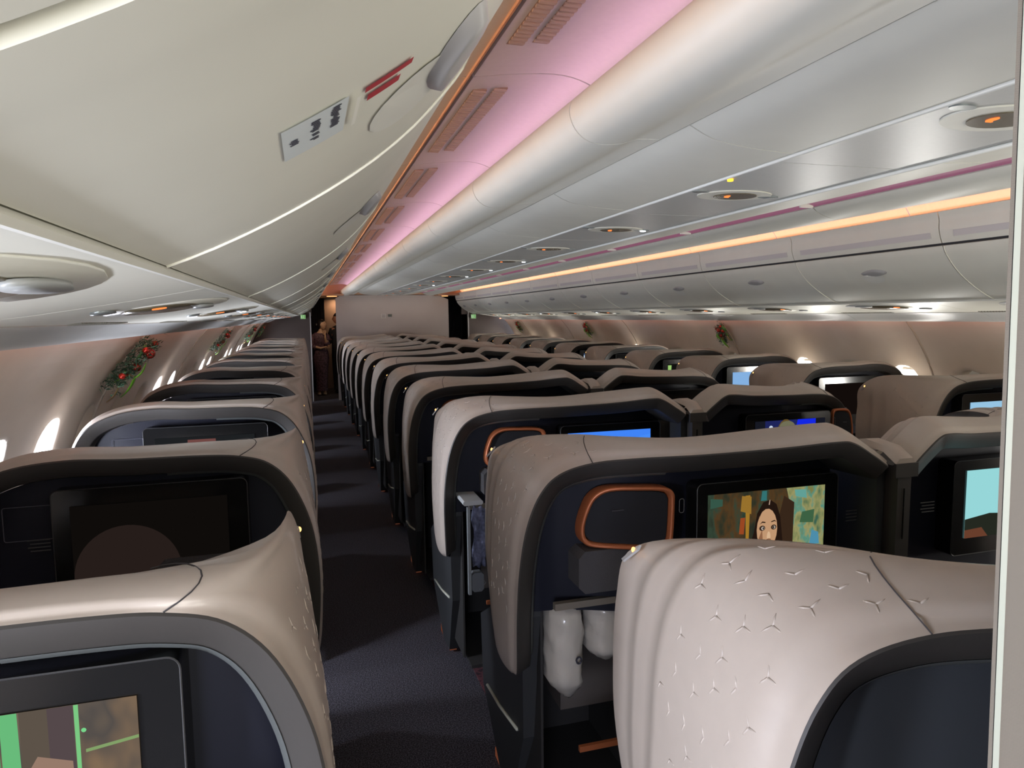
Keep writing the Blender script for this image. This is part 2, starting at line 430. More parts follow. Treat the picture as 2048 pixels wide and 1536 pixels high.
for k in range(-2, 13):
    root = psu_centre(k in (2, 4, 5, 6, 8), k == 1); root.location.y = .78+1.1025*k
    tag(root, 'grey service panel with oval sign in the centre ceiling strip, %s' % ('behind the camera' if k == -2 else 'overhead beside the camera' if k == -1 else ORD[k]+' ahead of the camera'), 'service unit', 'centre service units')
g = G()
for a, b_ in ((YB, .78-2.205), (.78+1.1025*13, YF)): 
    if b_-a > .02: g.box(1.392, 1.888, a, b_, E_+.464, E_+.50)
if g.v: struct(g.build('ceiling', BIN))

# ------------------------------------------------------------------ side bins (right-hand profile; the left mirrors it)
UP = [(3.030, .490), (3.044, .455), (3.046, .410), (3.056, .370), (3.070, .338)]
DOOR = [(3.077, .325), (3.090, .297), (3.112, .268), (3.150, .226), (3.196, .186), (3.252, .147), (3.315, .110), (3.375, .080), (3.425, .059)]
PSUP = [(3.433, .056), (3.55, .034), (3.70, .010), (3.845, -.009)]
VAL = [(3.852, -.012), (3.88, -.020), (3.925, -.040), (3.965, -.060), (4.00, -.070), (4.015, -.066)]
def sp(pts, right): return A(pts) if right else flip(A(pts))
def latch_pts(Yc, k, right, off):
    pass
def on_door(s, right, out=0.0):      # s 0..1 down the door curve
    t = s*(len(DOOR)-1); x, z = cr(DOOR, t); x2, z2 = cr(DOOR, min(t+.05, len(DOOR)-1)); x1, z1 = cr(DOOR, max(t-.05, 0))
    dx, dz = x2-x1, z2-z1; l = math.hypot(dx, dz); x += dz/l*out; z -= dx/l*out
    return (x if right else 3.28-x, z+E_)
def side_bin(a, b_, yl, right, near=False):
    root = empty('overhead_bin', (0, 0, 0)); t = .010 if right else -.010
    g = G(); g.prism(thin(sp(curve(UP, 3), right), t), a+.003, b_-.003); g.build('upper_panel', BIN, root, True, 40)
    g = G(); g.prism(thin(sp(curve(DOOR, 3), right), t), a+.003, b_-.003); d = g.build('door', BIN, root, True, 40)
    g = G(); g.prism(sp([(3.050, .480), (3.060, .42), (3.085, .335), (3.115, .29), (3.18, .225), (3.26, .165), (3.43, .085), (3.93, .02), (3.94, .08), (3.94, .488)], right), a, b_); g.build('bin_body', DARK, root)
    # light trim above the slot
    g = G(); g.prism(thin(sp([(3.0485, .395), (3.0555, .365)], right), -t*.25), a+.05, b_-.08); g.build('name_strip', mat('name_strip', (.56, .53, .51), .45), root)
    # light bead at the joint to the next bin
    g = G(); path = [on_door(i/16, right, .001) for i in range(17)]
    g.tube([(x, b_-.004, z) for x, z in path], .0020, 5)
    if abs(b_-.247) > .01: g.build('edge_strip', BIN, root, True)
    # latch: dished oval with a lip
    N = 20; v = []
    for rr, o_ in ((1.0, .0005), (.82, .010), (.45, .011)):
        for j in range(N):
            q = 2*math.pi*j/N; c, s = math.cos(q), math.sin(q)
            tap = 1 if c < 0 else (1-.55*c*c)
            x, z = on_door(.385+.055*s*rr*tap, right, o_); v.append((x, yl+.095*c*rr, z))
    f = [(i*N+j, i*N+(j+1) % N, (i+1)*N+(j+1) % N, (i+1)*N+j) for i in range(2) for j in range(N)]+[tuple(range(2*N, 3*N))]
    lt = obj('latch', v, f, mat('latch_grey', (.36, .35, .34), .35), root, True)
    v = []
    for j in range(N):
        q = 2*math.pi*j/N; c, s = math.cos(q), math.sin(q); x, z = on_door(.47+.09*s, right, .0015); v.append((x, yl+.03+.075*c, z))
    obj('finger_scoop', v, [tuple(range(N))], BINEDGE, root)
    return root
def psu_side(right, bright, white=False):
    root = empty('service_unit', (0, 0, 0)); t = .012 if right else -.012
    g = G(); g.prism(thin(sp(curve(PSUP, 2), right), t), .003, 1.099); g.build('panel', BIN, root, True, 40)
    g = G(); g.prism(thin(sp(curve(VAL, 3), right), t*.5), .002, 1.100); g.build('valance', mat('valance_grey', (.52, .52, .50), .4), root, True, 40)
    def P(u, y, o=0):
        x = 3.433+u; z = .056-(.065/.412)*u; x += -.155*o; z -= o
        return ((x if right else 3.28-x), y, z+E_)
    N = 24
    def ov(name, uc, yc, ru, ry, o, m, par, th=.004):
        v = [P(uc+ru*math.cos(2*math.pi*j/N), yc+ry*math.sin(2*math.pi*j/N), oo) for oo in (o, o+th) for j in range(N)]
        f = [(j, (j+1) % N, N+(j+1) % N, N+j) for j in range(N)]+[tuple(range(N, 2*N)), tuple(range(N))]
        return obj(name, v, f, m, par, True)
    ov('sign_surround', .155, .50, .125, .26, .000, BINEDGE, root)
    l = ov('sign_lens', .165, .47, .075, .185, .004, OLIVE, root, .003)
    v = ov('lit_symbol', .15, .35, .014, .022, .007, AMBER, l, .002)
    lr = ov('reading_lamp', .09, .56, .022, .07, .006, GREYT, root, .006)
    if white: ov('lamp_bulb', .09, .56, .012, .02, .012, WLED, lr, .002)
    ov('air_nozzle', .22, .20, .02, .045, .001, SILVER, root, .008)
    g = G()
    for k in range(26):
        y = .62+k*.018; g.add([P(.372, y, .001), P(.402, y, .001), P(.402, y+.008, .001), P(.372, y+.008, .001), P(.372, y, .004), P(.402, y, .004), P(.402, y+.008, .004), P(.372, y+.008, .004)], [(0, 1, 2, 3), (4, 5, 6, 7), (0, 1, 5, 4), (2, 3, 7, 6), (1, 2, 6, 5), (0, 3, 7, 4)])
    g.build('air_grille', mat('grille_dark', (.16, .15, .12), .6), root)
    g = G(); g.tube([P(-.002, 0, .002), P(-.002, 1.1, .002)], .0055, 6); g.build('edge_strip', BINEDGE, root)
    return root
# right side
rs = [2.78+1.1025*k for k in range(-5, 11)]; rs = [YB]+rs+[YF]
n = 0
for a, b_ in zip(rs, rs[1:]):
    if b_-a < .3: continue
    r_ = side_bin(a, b_, a+.52 if b_-a > .9 else (a+b_)/2, True)
    if b_ > 2: n += 1
    tag(r_, 'white side overhead bin on the right wall, %s' % ('behind the camera' if a < 0 and b_ < 1 else 'hidden beside the camera' if b_ <= 2.8 and n <= 1 else ORD[n-2]+' in view from the camera'), 'overhead bin', 'right side overhead bins')
ls = [-2.5, -1.4, .255, .85]+[.85+1.105*k for k in range(1, 13)]; ls = [YB]+[y for y in ls if y < YF-.2]+[YF]
lat = {(.255): .585}
for i, (a, b_) in enumerate(zip(ls, ls[1:])):
    if i == 2: b_ = .247
    if i == 3: a = .256
    if b_-a < .3: continue
    yl = .60 if i == 3 else (a+.56)
    r_ = side_bin(a, b_, (a+b_)/2 if b_-a < .9 and i != 3 else yl, False)
    nm = {3: 'very near, with the barcode label on its door', 4: 'second beyond the camera with the first full latch'}.get(i, None)
    idx = i-3
    if i in (2, 3):
        for c in r_.children:
            if c.name.startswith('bin_body'): c.data.materials[0] = mat('bin_body_brown', (.20, .165, .115), .7)
    tag(r_, 'white overhead bin on the left wall, '+('above and behind the camera' if i < 2 else 'directly above the camera with the dark joint' if i == 2 else nm if nm else ORD[min(idx-1, 15)]+' beyond the barcode label'), 'overhead bin', 'left side overhead bins')
# service units, right then left
for k in range(-3, 13):
    y = 3.70-.50+1.1*(k-2)
    if y+1.1 > YF+.25 or y < YB: continue
    r_ = psu_side(True, 1, k in (6, 8)); r_.location.y = min(y, YF-1.11)
    tag(r_, 'service panel with sign under the right bins, %s' % ('beside or behind the camera' if k < 2 else ORD[k-2]+' in view'), 'service unit', 'right side service units')
for k in range(-2, 13):
    y = .70-.50+1.1*k
    if y+1.1 > YF+.25: continue
    r_ = psu_side(False, 1, k in (2,)); r_.location.y = min(y, YF-1.11)
    tag(r_, 'service panel with oval sign under the left bins, %s' % ('beside or behind the camera' if k < 0 else ORD[k]+' in view'), 'service unit', 'left side service units')

# placards on the nearest left door
def door_pt(s, y, o): x, z = on_door(s, False, o); return (x, y, z)
def placard(name, s0, s1, y0, y1, m, o=.0015, parent=None):
    k = 6; v = []; f = []
    for i in range(k+1):
        s = s0+(s1-s0)*i/k
        v += [door_pt(s, y0, o), door_pt(s, y1, o)]
    f = [(2*i, 2*i+1, 2*i+3, 2*i+2) for i in range(k)]
    return obj(name, v, f, m, parent)
WL = mat('label_white', (.62, .66, .66), .5); INK = mat('ink', (.03, .03, .045), .6); RED = mat('ink_red', (.38, .02, .03), .6)
pl = placard('barcode_label', .615, .705, .495, .583, WL); tag(pl, 'small white printed label on the near left bin door', 'label')
for s0, s1, y0, y1 in ((.625, .640, .500, .552), (.652, .668, .508, .560), (.683, .697, .525, .550)):
    g = G(); kk = int((y1-y0)/.004)
    for q in range(kk):
        if random.random() < .82:
            ya = y0+q*.004; sa = s0+random.uniform(0, (s1-s0)*.3); sb = s1-random.uniform(0, (s1-s0)*.3)
            g.add([door_pt(sa, ya, .002), door_pt(sb, ya, .002), door_pt(sb, ya+.0028, .002), door_pt(sa, ya+.0028, .002)], [(0, 1, 2, 3)])
    g.build('printed_text', INK, pl)
p2 = placard('white_clip', .600, .606, .500, .572, mat('clip_white', (.80, .78, .70), .5), .004); tag(p2, 'thin white clip beside the printed label on the near left bin', 'clip')
p3 = placard('red_placard', .515, .59, .500, .512, RED); tag(p3, 'red lettered warning line above another beside the white clip', 'label')
p4 = placard('red_placard', .53, .583, .522, .537, RED); tag(p4, 'shorter red lettered warning line under the longer one', 'label')

# ------------------------------------------------------------------ near partition
pf = bpy.data.materials.new('perforated_fabric'); pf.use_nodes = True; nt = pf.node_tree; b = nt.nodes['Principled BSDF']; b.inputs['Roughness'].default_value = .8
tc = nt.nodes.new('ShaderNodeTexCoord'); vo = nt.nodes.new('ShaderNodeTexVoronoi'); vo.inputs['Scale'].default_value = 1100; vo.inputs['Randomness'].default_value = .15
rp = nt.nodes.new('ShaderNodeValToRGB'); rp.color_ramp.elements[0].position = .12; rp.color_ramp.elements[0].color = (.05, .045, .04, 1)
rp.color_ramp.elements[1].position = .30; rp.color_ramp.elements[1].color = (.15, .135, .122, 1)
nt.links.new(tc.outputs['Object'], vo.inputs['Vector']); nt.links.new(vo.outputs['Distance'], rp.inputs[0]); nt.links.new(rp.outputs[0], b.inputs['Base Color'])
part = empty('divider_panel', (0, 0, 0))
def slab(name, x0, x1, y0, y1, m, dxr=0):
    v = []
    for z, dx in ((.02, .0385), (2.10, -.0085)):
        for x, y in ((x0, y0), (x1, y0), (x1+(dxr if x1 < 1 else 0), y1), (x0+dxr, y1)): v.append((x+dx, y, z))
    obj(name, v, [(0, 1, 2, 3), (4, 5, 6, 7), (0, 1, 5, 4), (1, 2, 6, 5), (2, 3, 7, 6), (3, 0, 4, 7)], m, part)
slab('edge_cover', .3785, .3818, .300, .330, pf, .05)
slab('edge_trim', .3818, .3868, .2995, .330, mat('edge_trim_white', (.36, .39, .36), .35), .05)
slab('fabric_panel', .3868, 1.50, .300, .330, pf, .05)
tag(part, 'perforated grey fabric divider with a pale edge strip, beside the camera on the right', 'divider')

# ------------------------------------------------------------------ front bulkheads and galley
WBEI = mat('bulkhead_beige', (.36, .31, .285), .6, noise=.03, nscale=3); WBRN = mat('bulkhead_brown', (.060, .043, .036), .7, noise=.05)
g = G(); g.prism([(.577, 0), (2.895, 0), (2.895, E_+.37), (2.66, E_+.46), (.70, E_+.46), (.577, E_+.40)], YF, YF+.06)
struct(g.build('wall_front', WBEI), 'beige centre bulkhead facing the cabin')
for x0, x1, nm in ((-1.3, .062, 'left'), (3.335, 4.6, 'right')):
    g = G(); g.box(x0, x1, YF, YF+.05, 0, E_+.15); struct(g.build('wall_front_'+nm, WBRN), 'dark brown %s bulkhead' % nm)
    xe = .062 if nm == 'left' else 3.315
    g = G(); g.box(xe, xe+.02, YF-.01, YF+.05, 0, E_+.12); struct(g.build('trim_%d' % (51+(nm == 'right')), mat('alu_edge', (.45, .43, .41), .4)))
# upper closures over the aisles
for x0, x1 in ((-1.3, .10), (3.18, 4.6)):
    g = G(); g.box(x0, x1, YF+.001, YF+.04, E_+.05, E_+.76); struct(g.build('wall_front', WBRN))
g = G(); g.box(-1.3, 4.6, YF+.002, YF+.04, E_+.47, E_+.76); struct(g.build('wall_front', mat('orange_beige', (.45, .26, .16), .6)))
for x0, x1, l in ((.10, .72, 'left'), (2.60, 3.20, 'right')):
    g = G(); g.prism([(x0, E_+.47), (x1, E_+.47), (x1, E_+.445), (x0+(.06 if l == 'left' else 0), E_+.435), (x0, E_+.44)], YF-.45, YF+1.5)
    struct(g.build('ceiling', mat('orange_beige', (.45, .26, .16), .6)))
    g = G(); xs = (.40, .60) if l == 'left' else (2.72, 2.85)
    oval(g, sum(xs)/2, YF-.2, (xs[1]-xs[0])/2, .10, E_+.436, .01)
    tag(g.build('aisle_lamp', glow('amber_downlight', (1.0, .48, .18), 1.6), None, True, 30), 'small amber ceiling lamp at the far end of the %s aisle' % l, 'lamp')
# galley space behind
g = G(); g.box(-1.3, 4.6, 19, 19.05, 0, 2.6); struct(g.build('wall_galley', mat('galley_dark', (.015, .013, .013), .8)))
g = G(); g.box(-1.3, 4.6, YF+.06, 19, E_+.55, E_+.6); struct(g.build('ceiling', mat('galley_ceiling', (.10, .06, .04), .8)))
g = G(); g.box(-1.35, -1.3, YF, 19, 0, 2.6); g.box(4.6, 4.65, YF, 19, 0, 2.6); struct(g.build('wall_galley_sides', mat('galley_dark', (.02, .02, .02), .8)))
g = G(); g.box(.40, 1.1, 17.2, 17.3, 0, 2.2); struct(g.build('wall_galley_inner', mat('galley_beige', (.42, .30, .24), .6)))
g = G()
pts = [(.06+.34*i/24, 16.75+.02*math.sin(i*1.6)) for i in range(25)]
g.add([(x, y, z) for z in (.02, 2.15) for x, y in pts], [(i, i+1, 26+i, 25+i) for i in range(24)])
o = g.build('curtain', mat('curtain_black', (.008, .007, .012), .95), None, True)
md = o.modifiers.new('t', 'SOLIDIFY'); md.thickness = .006
tag(o, 'black curtain hanging behind the flight attendant in the left aisle', 'curtain')
g = G(); pts = [(2.90+.42*i/28, 15.2+.02*math.sin(i*1.5)) for i in range(29)]
g.add([(x, y, z) for z in (.02, 2.12) for x, y in pts], [(i, i+1, 30+i, 29+i) for i in range(28)])
o = g.build('curtain', mat('curtain_black', (.008, .007, .012), .95), None, True)
md = o.modifiers.new('t', 'SOLIDIFY'); md.thickness = .006
tag(o, 'black curtain closing the far end of the right aisle', 'curtain')
# exit signs with running figure
def exit_sign(x0, x1, z0, z1, lab):
    root = empty('exit_sign', ((x0+x1)/2, YF-.032, E_+(z0+z1)/2)); w_, h_ = (x1-x0)/2, (z1-z0)/2
    g = G(); g.box(-w_, w_, -.008, .018, -h_, h_); g.build('housing', mat('sign_edge', (.5, .55, .45), .5), root)
    g = G(); g.box(-w_*.92, w_*.92, -.010, -.008, -h_*.9, h_*.9); g.build('face', glow('exit_green', srgb(118, 170, 105), .9), root)
    g = G(); wh = 0
    g.box(-w_*.05, w_*.12, -.012, -.010, -h_*.25, h_*.35); g.ball((w_*.1, -.011, h_*.55), .006, .001, .006, 8, 6)
    g.add([(w_*.0, -.012, -h_*.2), (w_*.12, -.012, -h_*.2), (w_*.4, -.012, -h_*.75), (w_*.25, -.012, -h_*.8)], [(0, 1, 2, 3)])
    g.add([(-w_*.0, -.012, -h_*.2), (w_*.08, -.012, -h_*.2), (-w_*.3, -.012, -h_*.7), (-w_*.42, -.012, -h_*.62)], [(0, 1, 2, 3)])
    g.box(-w_*.8, -w_*.45, -.012, -.010, -h_*.6, h_*.6)
    g.build('pictogram', glow('exit_white', srgb(190, 215, 180), .9), root)
    tag(root, lab, 'sign', 'exit signs on the far bulkheads')
exit_sign(-.115, -.015, -.012, .075, 'green running figure exit sign on the left brown bulkhead')
exit_sign(3.375, 3.485, -.045, .048, 'green running figure exit sign on the right brown bulkhead')
g = G(); g.box(1.62, 1.70, YF-.012, YF, E_+.015, E_+.065); tag(g.build('sensor_plate', BLACK), 'small black square plate on the beige bulkhead', 'plate')
root = empty('notice', (1.53, YF-.006, E_+.03))
g = G(); g.box(-.05, .05, -.002, .005, -.045, .045); g.build('card', mat('notice_card', (.48, .44, .41), .6), root)
g = G()
for zz in (-.03, -.012, .006, .024): g.box(-.035, .035, -.004, -.002, zz, zz+.008)
g.build('text', mat('notice_ink', (.18, .16, .15), .6), root)
tag(root, 'pale printed notice beside the black plate on the beige bulkhead', 'notice')

# ------------------------------------------------------------------ seats
R_ = [(.600, .95, .555), (.570, .815, .60), (.552, .745, .80), (.553, .72, .95), (.573, .712, 1.08), (.612, .708, 1.175), (.668, .700, 1.232), (.76, .675, 1.264), (.88, .630, 1.278), (1.05, .580, 1.286), (1.28, .540, 1.297), (1.43, .490, 1.314), (1.485, .482, 1.308), (1.550, .474, 1.268), (1.592, .468, 1.238)]
M_ = [(.592, 1.0, .545), (.562, .99, .590), (.552, 1.0, .80), (.556, 1.0, .95), (.568, 1.0, 1.09), (.600, .99, 1.205), (.660, .960, 1.277), (.76, .850, 1.308), (.88, .735, 1.314), (1.05, .665, 1.314), (1.28, .620, 1.332), (1.43, .570, 1.348), (1.488, .562, 1.342), (1.562, .554, 1.296), (1.612, .548, 1.26)]
F_ = [(.600, 1.06, .555), (.592, 1.18, .61), (.590, 1.28, .80), (.596, 1.31, .95), (.604, 1.31, 1.09), (.618, 1.285, 1.19), (.668, 1.18, 1.250), (.77, 1.00, 1.288), (.88, .825, 1.300), (1.05, .745, 1.300), (1.28, .695, 1.318), (1.43, .650, 1.335), (1.492, .642, 1.329), (1.568, .634, 1.282), (1.618, .628, 1.24)]
def win(T, which):
    if which == 0: T = T[:5]+[(.620, .705, 1.195), (.682, .698, 1.262), (.76, .690, 1.289), (.86, .68, 1.296), (1.05, .67, 1.297)]
    elif which == 1: T = T[:5]+[(.590, 1.0, 1.225), (.616, .90, 1.288), (.675, .765, 1.314), (.86, .70, 1.317), (1.05, .66, 1.314)]
    elif which == 2: T = T[:5]+[(.606, 1.29, 1.205), (.614, 1.15, 1.288), (.640, .90, 1.312), (.83, .785, 1.302), (1.05, .735, 1.298)]
    else: T = T[:10]
    dy = (0, .065, .125)[which]
    T = T[:8]+[(T[8][0], .682+dy, T[8][2]+.003), (T[9][0], .675+dy, T[9][2]+.006)]
    y9, z9 = T[9][1]+.01, T[9][2]
    return T+[(1.20, y9-.01, z9+.006), (1.34, y9-.01, z9-.012), (1.455, y9, z9-.07), (1.520, y9+.01, z9-.18), (1.545, y9+.02, z9-.34)]
def make_seat(kind):
    R, Mi, Fr = (R_, M_, F_) if kind == 'centre' else (win(R_, 0), win(M_, 1), win(F_, 2))
    ns = len(R)-1
    def S(u, v):       # outer surface, v 0 rim .. 1 front edge
        a, m_, f = Vector(cr(R, u)), Vector(cr(Mi, u)), Vector(cr(Fr, u))
        k1 = (a+m_)/2+(m_-(a+f)/2)*.45
        p = a*(1-v)**2+2*(m_*2-(a+f)/2)*v*(1-v)+f*v*v
        return p
    def N(u, v):
        e = .02
        a = S(min(u+e, ns), v)-S(max(u-e, 0), v); b_ = S(u, min(v+e, 1))-S(u, max(v-e, 0))
        n_ = a.cross(b_)
        if n_.length < 1e-9: return Vector((-1, 0, 0))
        n_.normalize()
        c = S(u, v)-Vector((1.05, .9, .9))
        return n_ if n_.dot(c) > 0 else -n_
    root = empty('business_seat', (0, 0, 0))
    NU = ns*6
    VS = [0, .03, .07, .09, .16, .26, .36, .46, .55, .585, .60, .66, .74, .775, .79, .86, .93, 1.0]; NV = len(VS)-1
    def disp(u, v): return ((.0045 if v > .08 else 0)-((.0055 if v > .59 else 0)+(.0055 if v > .78 else 0))*(1 if kind == 'centre' else max(0, min(1, abs(u-6)-.9))))*min(1, max(0, (u-.3)))
    g = G(); V = []
    for i in range(NU+1):
        u = i*ns/NU
        for v in VS: V.append(S(u, v)+N(u, v)*disp(u, v))
    g.add(V, [(i*(NV+1)+j, (i+1)*(NV+1)+j, (i+1)*(NV+1)+j+1, i*(NV+1)+j+1) for i in range(NU) for j in range(NV)])
    # relief of three-armed marks
    rnd = random.Random(3)
    us = []
    for t in range(400):
        u = rnd.uniform(2.0, 7.2 if kind == 'centre' else 5.2); v = rnd.uniform(.13, .55); c = S(u, v)
        if any((c-o).length < .047 for o in us): continue
        us.append(c); n_ = N(u, v); ang0 = rnd.choice([.5, .62, 2.6, .5])
        e1 = (S(u+.05, v)-c); e1 = (e1-n_*e1.dot(n_)).normalized(); e2 = n_.cross(e1)
        def on(d): return c+d+n_*.0036
        arms = rnd.choice([2, 2, 3])
        for k in range(arms):
            q = ang0+k*2.09; d = math.cos(q)*e1+math.sin(q)*e2
            g.tube([on(d*0), on(d*.012), on(d*.024)-n_*.0016], [.0021, .0019, .0006], 5)
    sh = g.build('shell', SHELL, root, True)
    g = G(); g.tube([S(7+.85*(t/10)**1.5, t/10)+N(7, t/10)*(disp(7, t/10)+.0003) for t in range(11)], .0013, 4); g.build('panel_seam', DARK, sh)
    # charcoal trim face and its return
    g = G(); prof = []
    cc = (1.08, .95)
    for i in range(NU+1):
        u = i*ns/NU; x, y, z = cr(R, u)
        xa, ya, za = cr(R, max(u-.1, 0)); xb, yb, zb = cr(R, min(u+.1, ns)); dx, dz = xb-xa, zb-za; l = math.hypot(dx, dz); nx, nz = dz/l, -dx/l
        wd = .048
        prof.append([(x-nx*.000, y+.001, z-nz*.0), (x+nx*.004, y-.003, z+nz*.004), (x+nx*wd, y+.012, z+nz*wd), (x+nx*(wd+.004), y+.022, z+nz*(wd+.004)), (x+nx*(wd+.010), max(y+.085, .755 if kind != 'centre' else .672), z+nz*(wd+.010))])
    V = [p for r_ in prof for p in r_]
    g.add(V, [(i*5+j, (i+1)*5+j, (i+1)*5+j+1, i*5+j+1) for i in range(NU) for j in range(4)])
    g.build('rim_trim', TRIM, root, True, 50)
    g = G(); rg = prof[8:52]; V = []
    for p in rg:
        a3, b3 = Vector(p[2]), Vector(p[4]); d3 = (b3-a3); ins = Vector((p[4][0]-p[0][0], 0, p[4][2]-p[0][2])).normalized()
        V += [a3+Vector((0, -.0015, 0)), a3+ins*.009+Vector((0, .006, 0)), a3+ins*.012+Vector((0, .03, 0))]
    g.add(V, [(i*3+j, i*3+3+j, i*3+4+j, i*3+1+j) for i in range(len(rg)-1) for j in (0, 1)]); g.build('rim_bead', mat('bead_grey', (.07, .076, .074), .4), root, True)
    # rear panel filling the arch
    zt = .80
    V = []; cols = []
    for i in range(NU+1):
        x, y, z = prof[i][4]
        if z < zt: continue
        cols.append((x, y-.012, z))
    g = G(); n_ = len(cols)
    V = [c for c in cols]+[(min(max(c[0], .60), 1.60), c[1], zt) for c in cols]
    g.add(V, [(i, i+1, n_+i+1, n_+i) for i in range(n_-1)])
    o = g.build('rear_panel', NAVY, root, True, 60)
    # lower structure: side base, floor plinth
    g = G()
    poly = [(.80, 1.08), (.79, .78), (.83, .60), (.87, .35), (1.06, .02), (1.22, .01), (1.42, .25), (1.38, .55), (1.22, .64), (1.18, 1.08)]
    g.prismx(poly, .594, .640, 0, lambda y, z: max(0, (.6-z))*.05+max(0, z-.9)*.10)
    g.build('side_base', BASE, root); g = G()
    if kind == 'centre': g.prismx([(.50, 1.22), (.50, .08), (.62, .01), (1.2, .01), (1.2, 1.0), (.62, 1.22)], 1.585, 1.612)
    else: g.prismx([(.60, .95), (.60, .08), (.72, .01), (1.2, .01), (1.2, .85)], 1.50, 1.535)
    g.build('inner_side', BASE, root)
    g = G(); v = [(.583, 1.335, .30), (.590, .94, .345), (.588, .94, .358), (.581, 1.34, .312), (.592, 1.335, .30), (.599, .94, .345)]
    g.tube([(.606, 1.33, .285), (.606, 1.15, .30), (.604, .93, .345)], .006, 6); g.build('light_strip', mat('strip_pale', (.42, .43, .36), .4), root, True)
    g = G(); g.box(.625, .66, 1.06, 1.30, .015, .05); g.build('kick_light', glow('kick_glow', (1.0, .30, .15), .12), root)
    # footwell: shelf, inner walls
    g = G(); g.box(.66, 1.50, .80, 1.30, .83, .86); g.box(.642, .650, .80, 1.30, .10, .86); g.box(1.0, 1.012, .70, 1.30, .10, .86); g.box(.66, 1.50, 1.28, 1.30, .10, .86); g.box(.66, 1.50, .72, 1.30, .085, .10)
    g.build('footwell', mat('footwell_dark', (.020, .019, .018), .7), root)
    g = G(); g.box(.66, 1.0, .715, .735, .825, .845, 0); g.build('footwell_lip', mat('lip_grey', (.17, .15, .12), .5), root)
    g = G(); g.box(.72, .99, .68, .80, .88, 1.005, bev=.02); ft = g.build('ottoman_pad', GREYFAB, root, True, 40)
    g = G(); g.box(.73, .98, .70, .712, .385, .402); g.build('pull_strap', COPPER, root)
    # seat proper, facing forward
    g = G(); pts = [(1.30, .42), (1.34, .47), (1.70, .49), (1.74, .47), (1.74, .36), (1.30, .34)]
    g.prismx([(y-.30, z) for y, z in pts], .78, 1.36); g.build('seat_cushion', mat('seat_leather', (.10, .085, .075), .55), root, True, 50)
    g = G(); g.prismx([(1.30, .50), (1.42, .48), (1.34, .98), (1.28, 1.0), (1.22, .96)], .80, 1.34); g.build('backrest', mat('seat_leather', (.10, .085, .075), .55), root, True, 50)
    g = G(); g.prismx([(1.24, .92), (1.30, .90), (1.33, .98), (1.31, 1.06), (1.27, 1.085), (1.23, 1.05)], .90, 1.26); g.build('headrest', mat('headrest_cloth', (.30, .27, .22), .8), root, True, 50)
    g = G(); g.prismx([(1.05, .10), (1.55, .10), (1.55, .62), (1.30, .66), (1.05, .66)], 1.40, 1.48); g.build('armrest', BASE, root)
    # screen area
    if kind == 'centre':
        sx0, sx1, sz0, sz1, sy = 1.083, 1.485, .936, 1.162, .600
        bx0, bx1, bz0, bz1 = 1.050, 1.535, .88, 1.195
    else:
        sx0, sx1, sz0, sz1, sy = .800, 1.200, .950, 1.176, .700
        bx0, bx1, bz0, bz1 = .745, 1.245, .88, 1.222
    def rr_(x0, x1, z0, z1, rad, n=5):
        P = []
        for cx, cz, a0 in ((x1-rad, z1-rad, 0), (x0+rad, z1-rad, 90), (x0+rad, z0+rad, 180), (x1-rad, z0+rad, 270)):
            for k in range(n+1):
                q = math.radians(a0+90*k/n); P.append((cx+rad*math.cos(q), cz+rad*math.sin(q)))
        return P
    g = G(); g.prism(rr_(bx0, bx1, bz0, bz1, .018), sy-.002, sy+.09); bz = g.build('screen_bezel', BLACK, root, True, 40)
    P = rr_(bx0, bx1, bz0, bz1, .018)
    g = G(); g.tube([(x, sy-.002, z) for x, z in P], .0014, 4, closed=True); g.build('bezel_edge', mat('bezel_grey', (.035, .035, .036), .4), bz)
    g = G(); g.box(sx0, sx1, sy-.0045, sy-.001, sz0, sz1); g.build('screen', mat('screen_off', (.012, .010, .009), .12), bz)
    # printed notice
    tx = 1.545 if kind == 'centre' else 1.265
    g = G()
    for k in range(4): g.box(tx, tx+.055-.006*(k % 2), (.572 if kind == 'centre' else .738), (.574 if kind == 'centre' else .740), 1.078-.010*k, 1.081-.010*k)
    g.build('printed_notice', mat('notice_grey', (.06, .06, .06), .6), root)
    if kind == 'centre':
        # copper-framed cubby on the slanted part
        def cub(s, z, d=0):     # s along slanted plan 0..1
            return (.735+.255*s, .728-.092*s+d, z)
        shp = []
        raw = [(.30, 1.186), (.62, 1.190), (.90, 1.188), (.985, 1.172), (.995, 1.14), (.985, 1.06), (.965, 1.020), (.90, 1.002), (.55, 1.004), (.15, 1.010), (.03, 1.025), (.0, 1.06), (.04, 1.11), (.13, 1.16)]
        m_ = len(raw)
        for i in range(m_*4):
            t = i/4; k = int(t); q = t-k; p = [raw[(k-1) % m_], raw[k % m_], raw[(k+1) % m_], raw[(k+2) % m_]]
            shp.append(tuple(.5*((2*b_)+(c-a)*q+(2*a-5*b_+4*c-d)*q*q+(3*b_-a-3*c+d)*q**3) for a, b_, c, d in zip(*p)))
        cx, cz = .5, 1.095
        g = G(); K = len(shp)
        def ins(p, k): return (cx+(p[0]-cx)*(1-k*.9), cz+(p[1]-cz)*(1-k*1.2))
        L0 = [cub(*p, -.020) for p in shp]; L1 = [cub(*ins(p, .03), -.026) for p in shp]; L2 = [cub(*ins(p, .10), -.022) for p in shp]; L3 = [cub(*ins(p, .13), .03) for p in shp]; L4 = [cub(*p, .02) for p in shp]
        V = L4+L0+L1+L2+L3
        g.add(V, [(a*K+i, a*K+(i+1) % K, (a+1)*K+(i+1) % K, (a+1)*K+i) for a in range(4) for i in range(K)])
        cb = g.build('copper_frame', COPPER, root, True)
        g = G(); L5 = [cub(*ins(p, .135), -.012) for p in shp]; g.add(L5, [tuple(range(K))]); g.build('cubby_interior', mat('cubby_dark', (.004, .0045, .008), .8), cb)
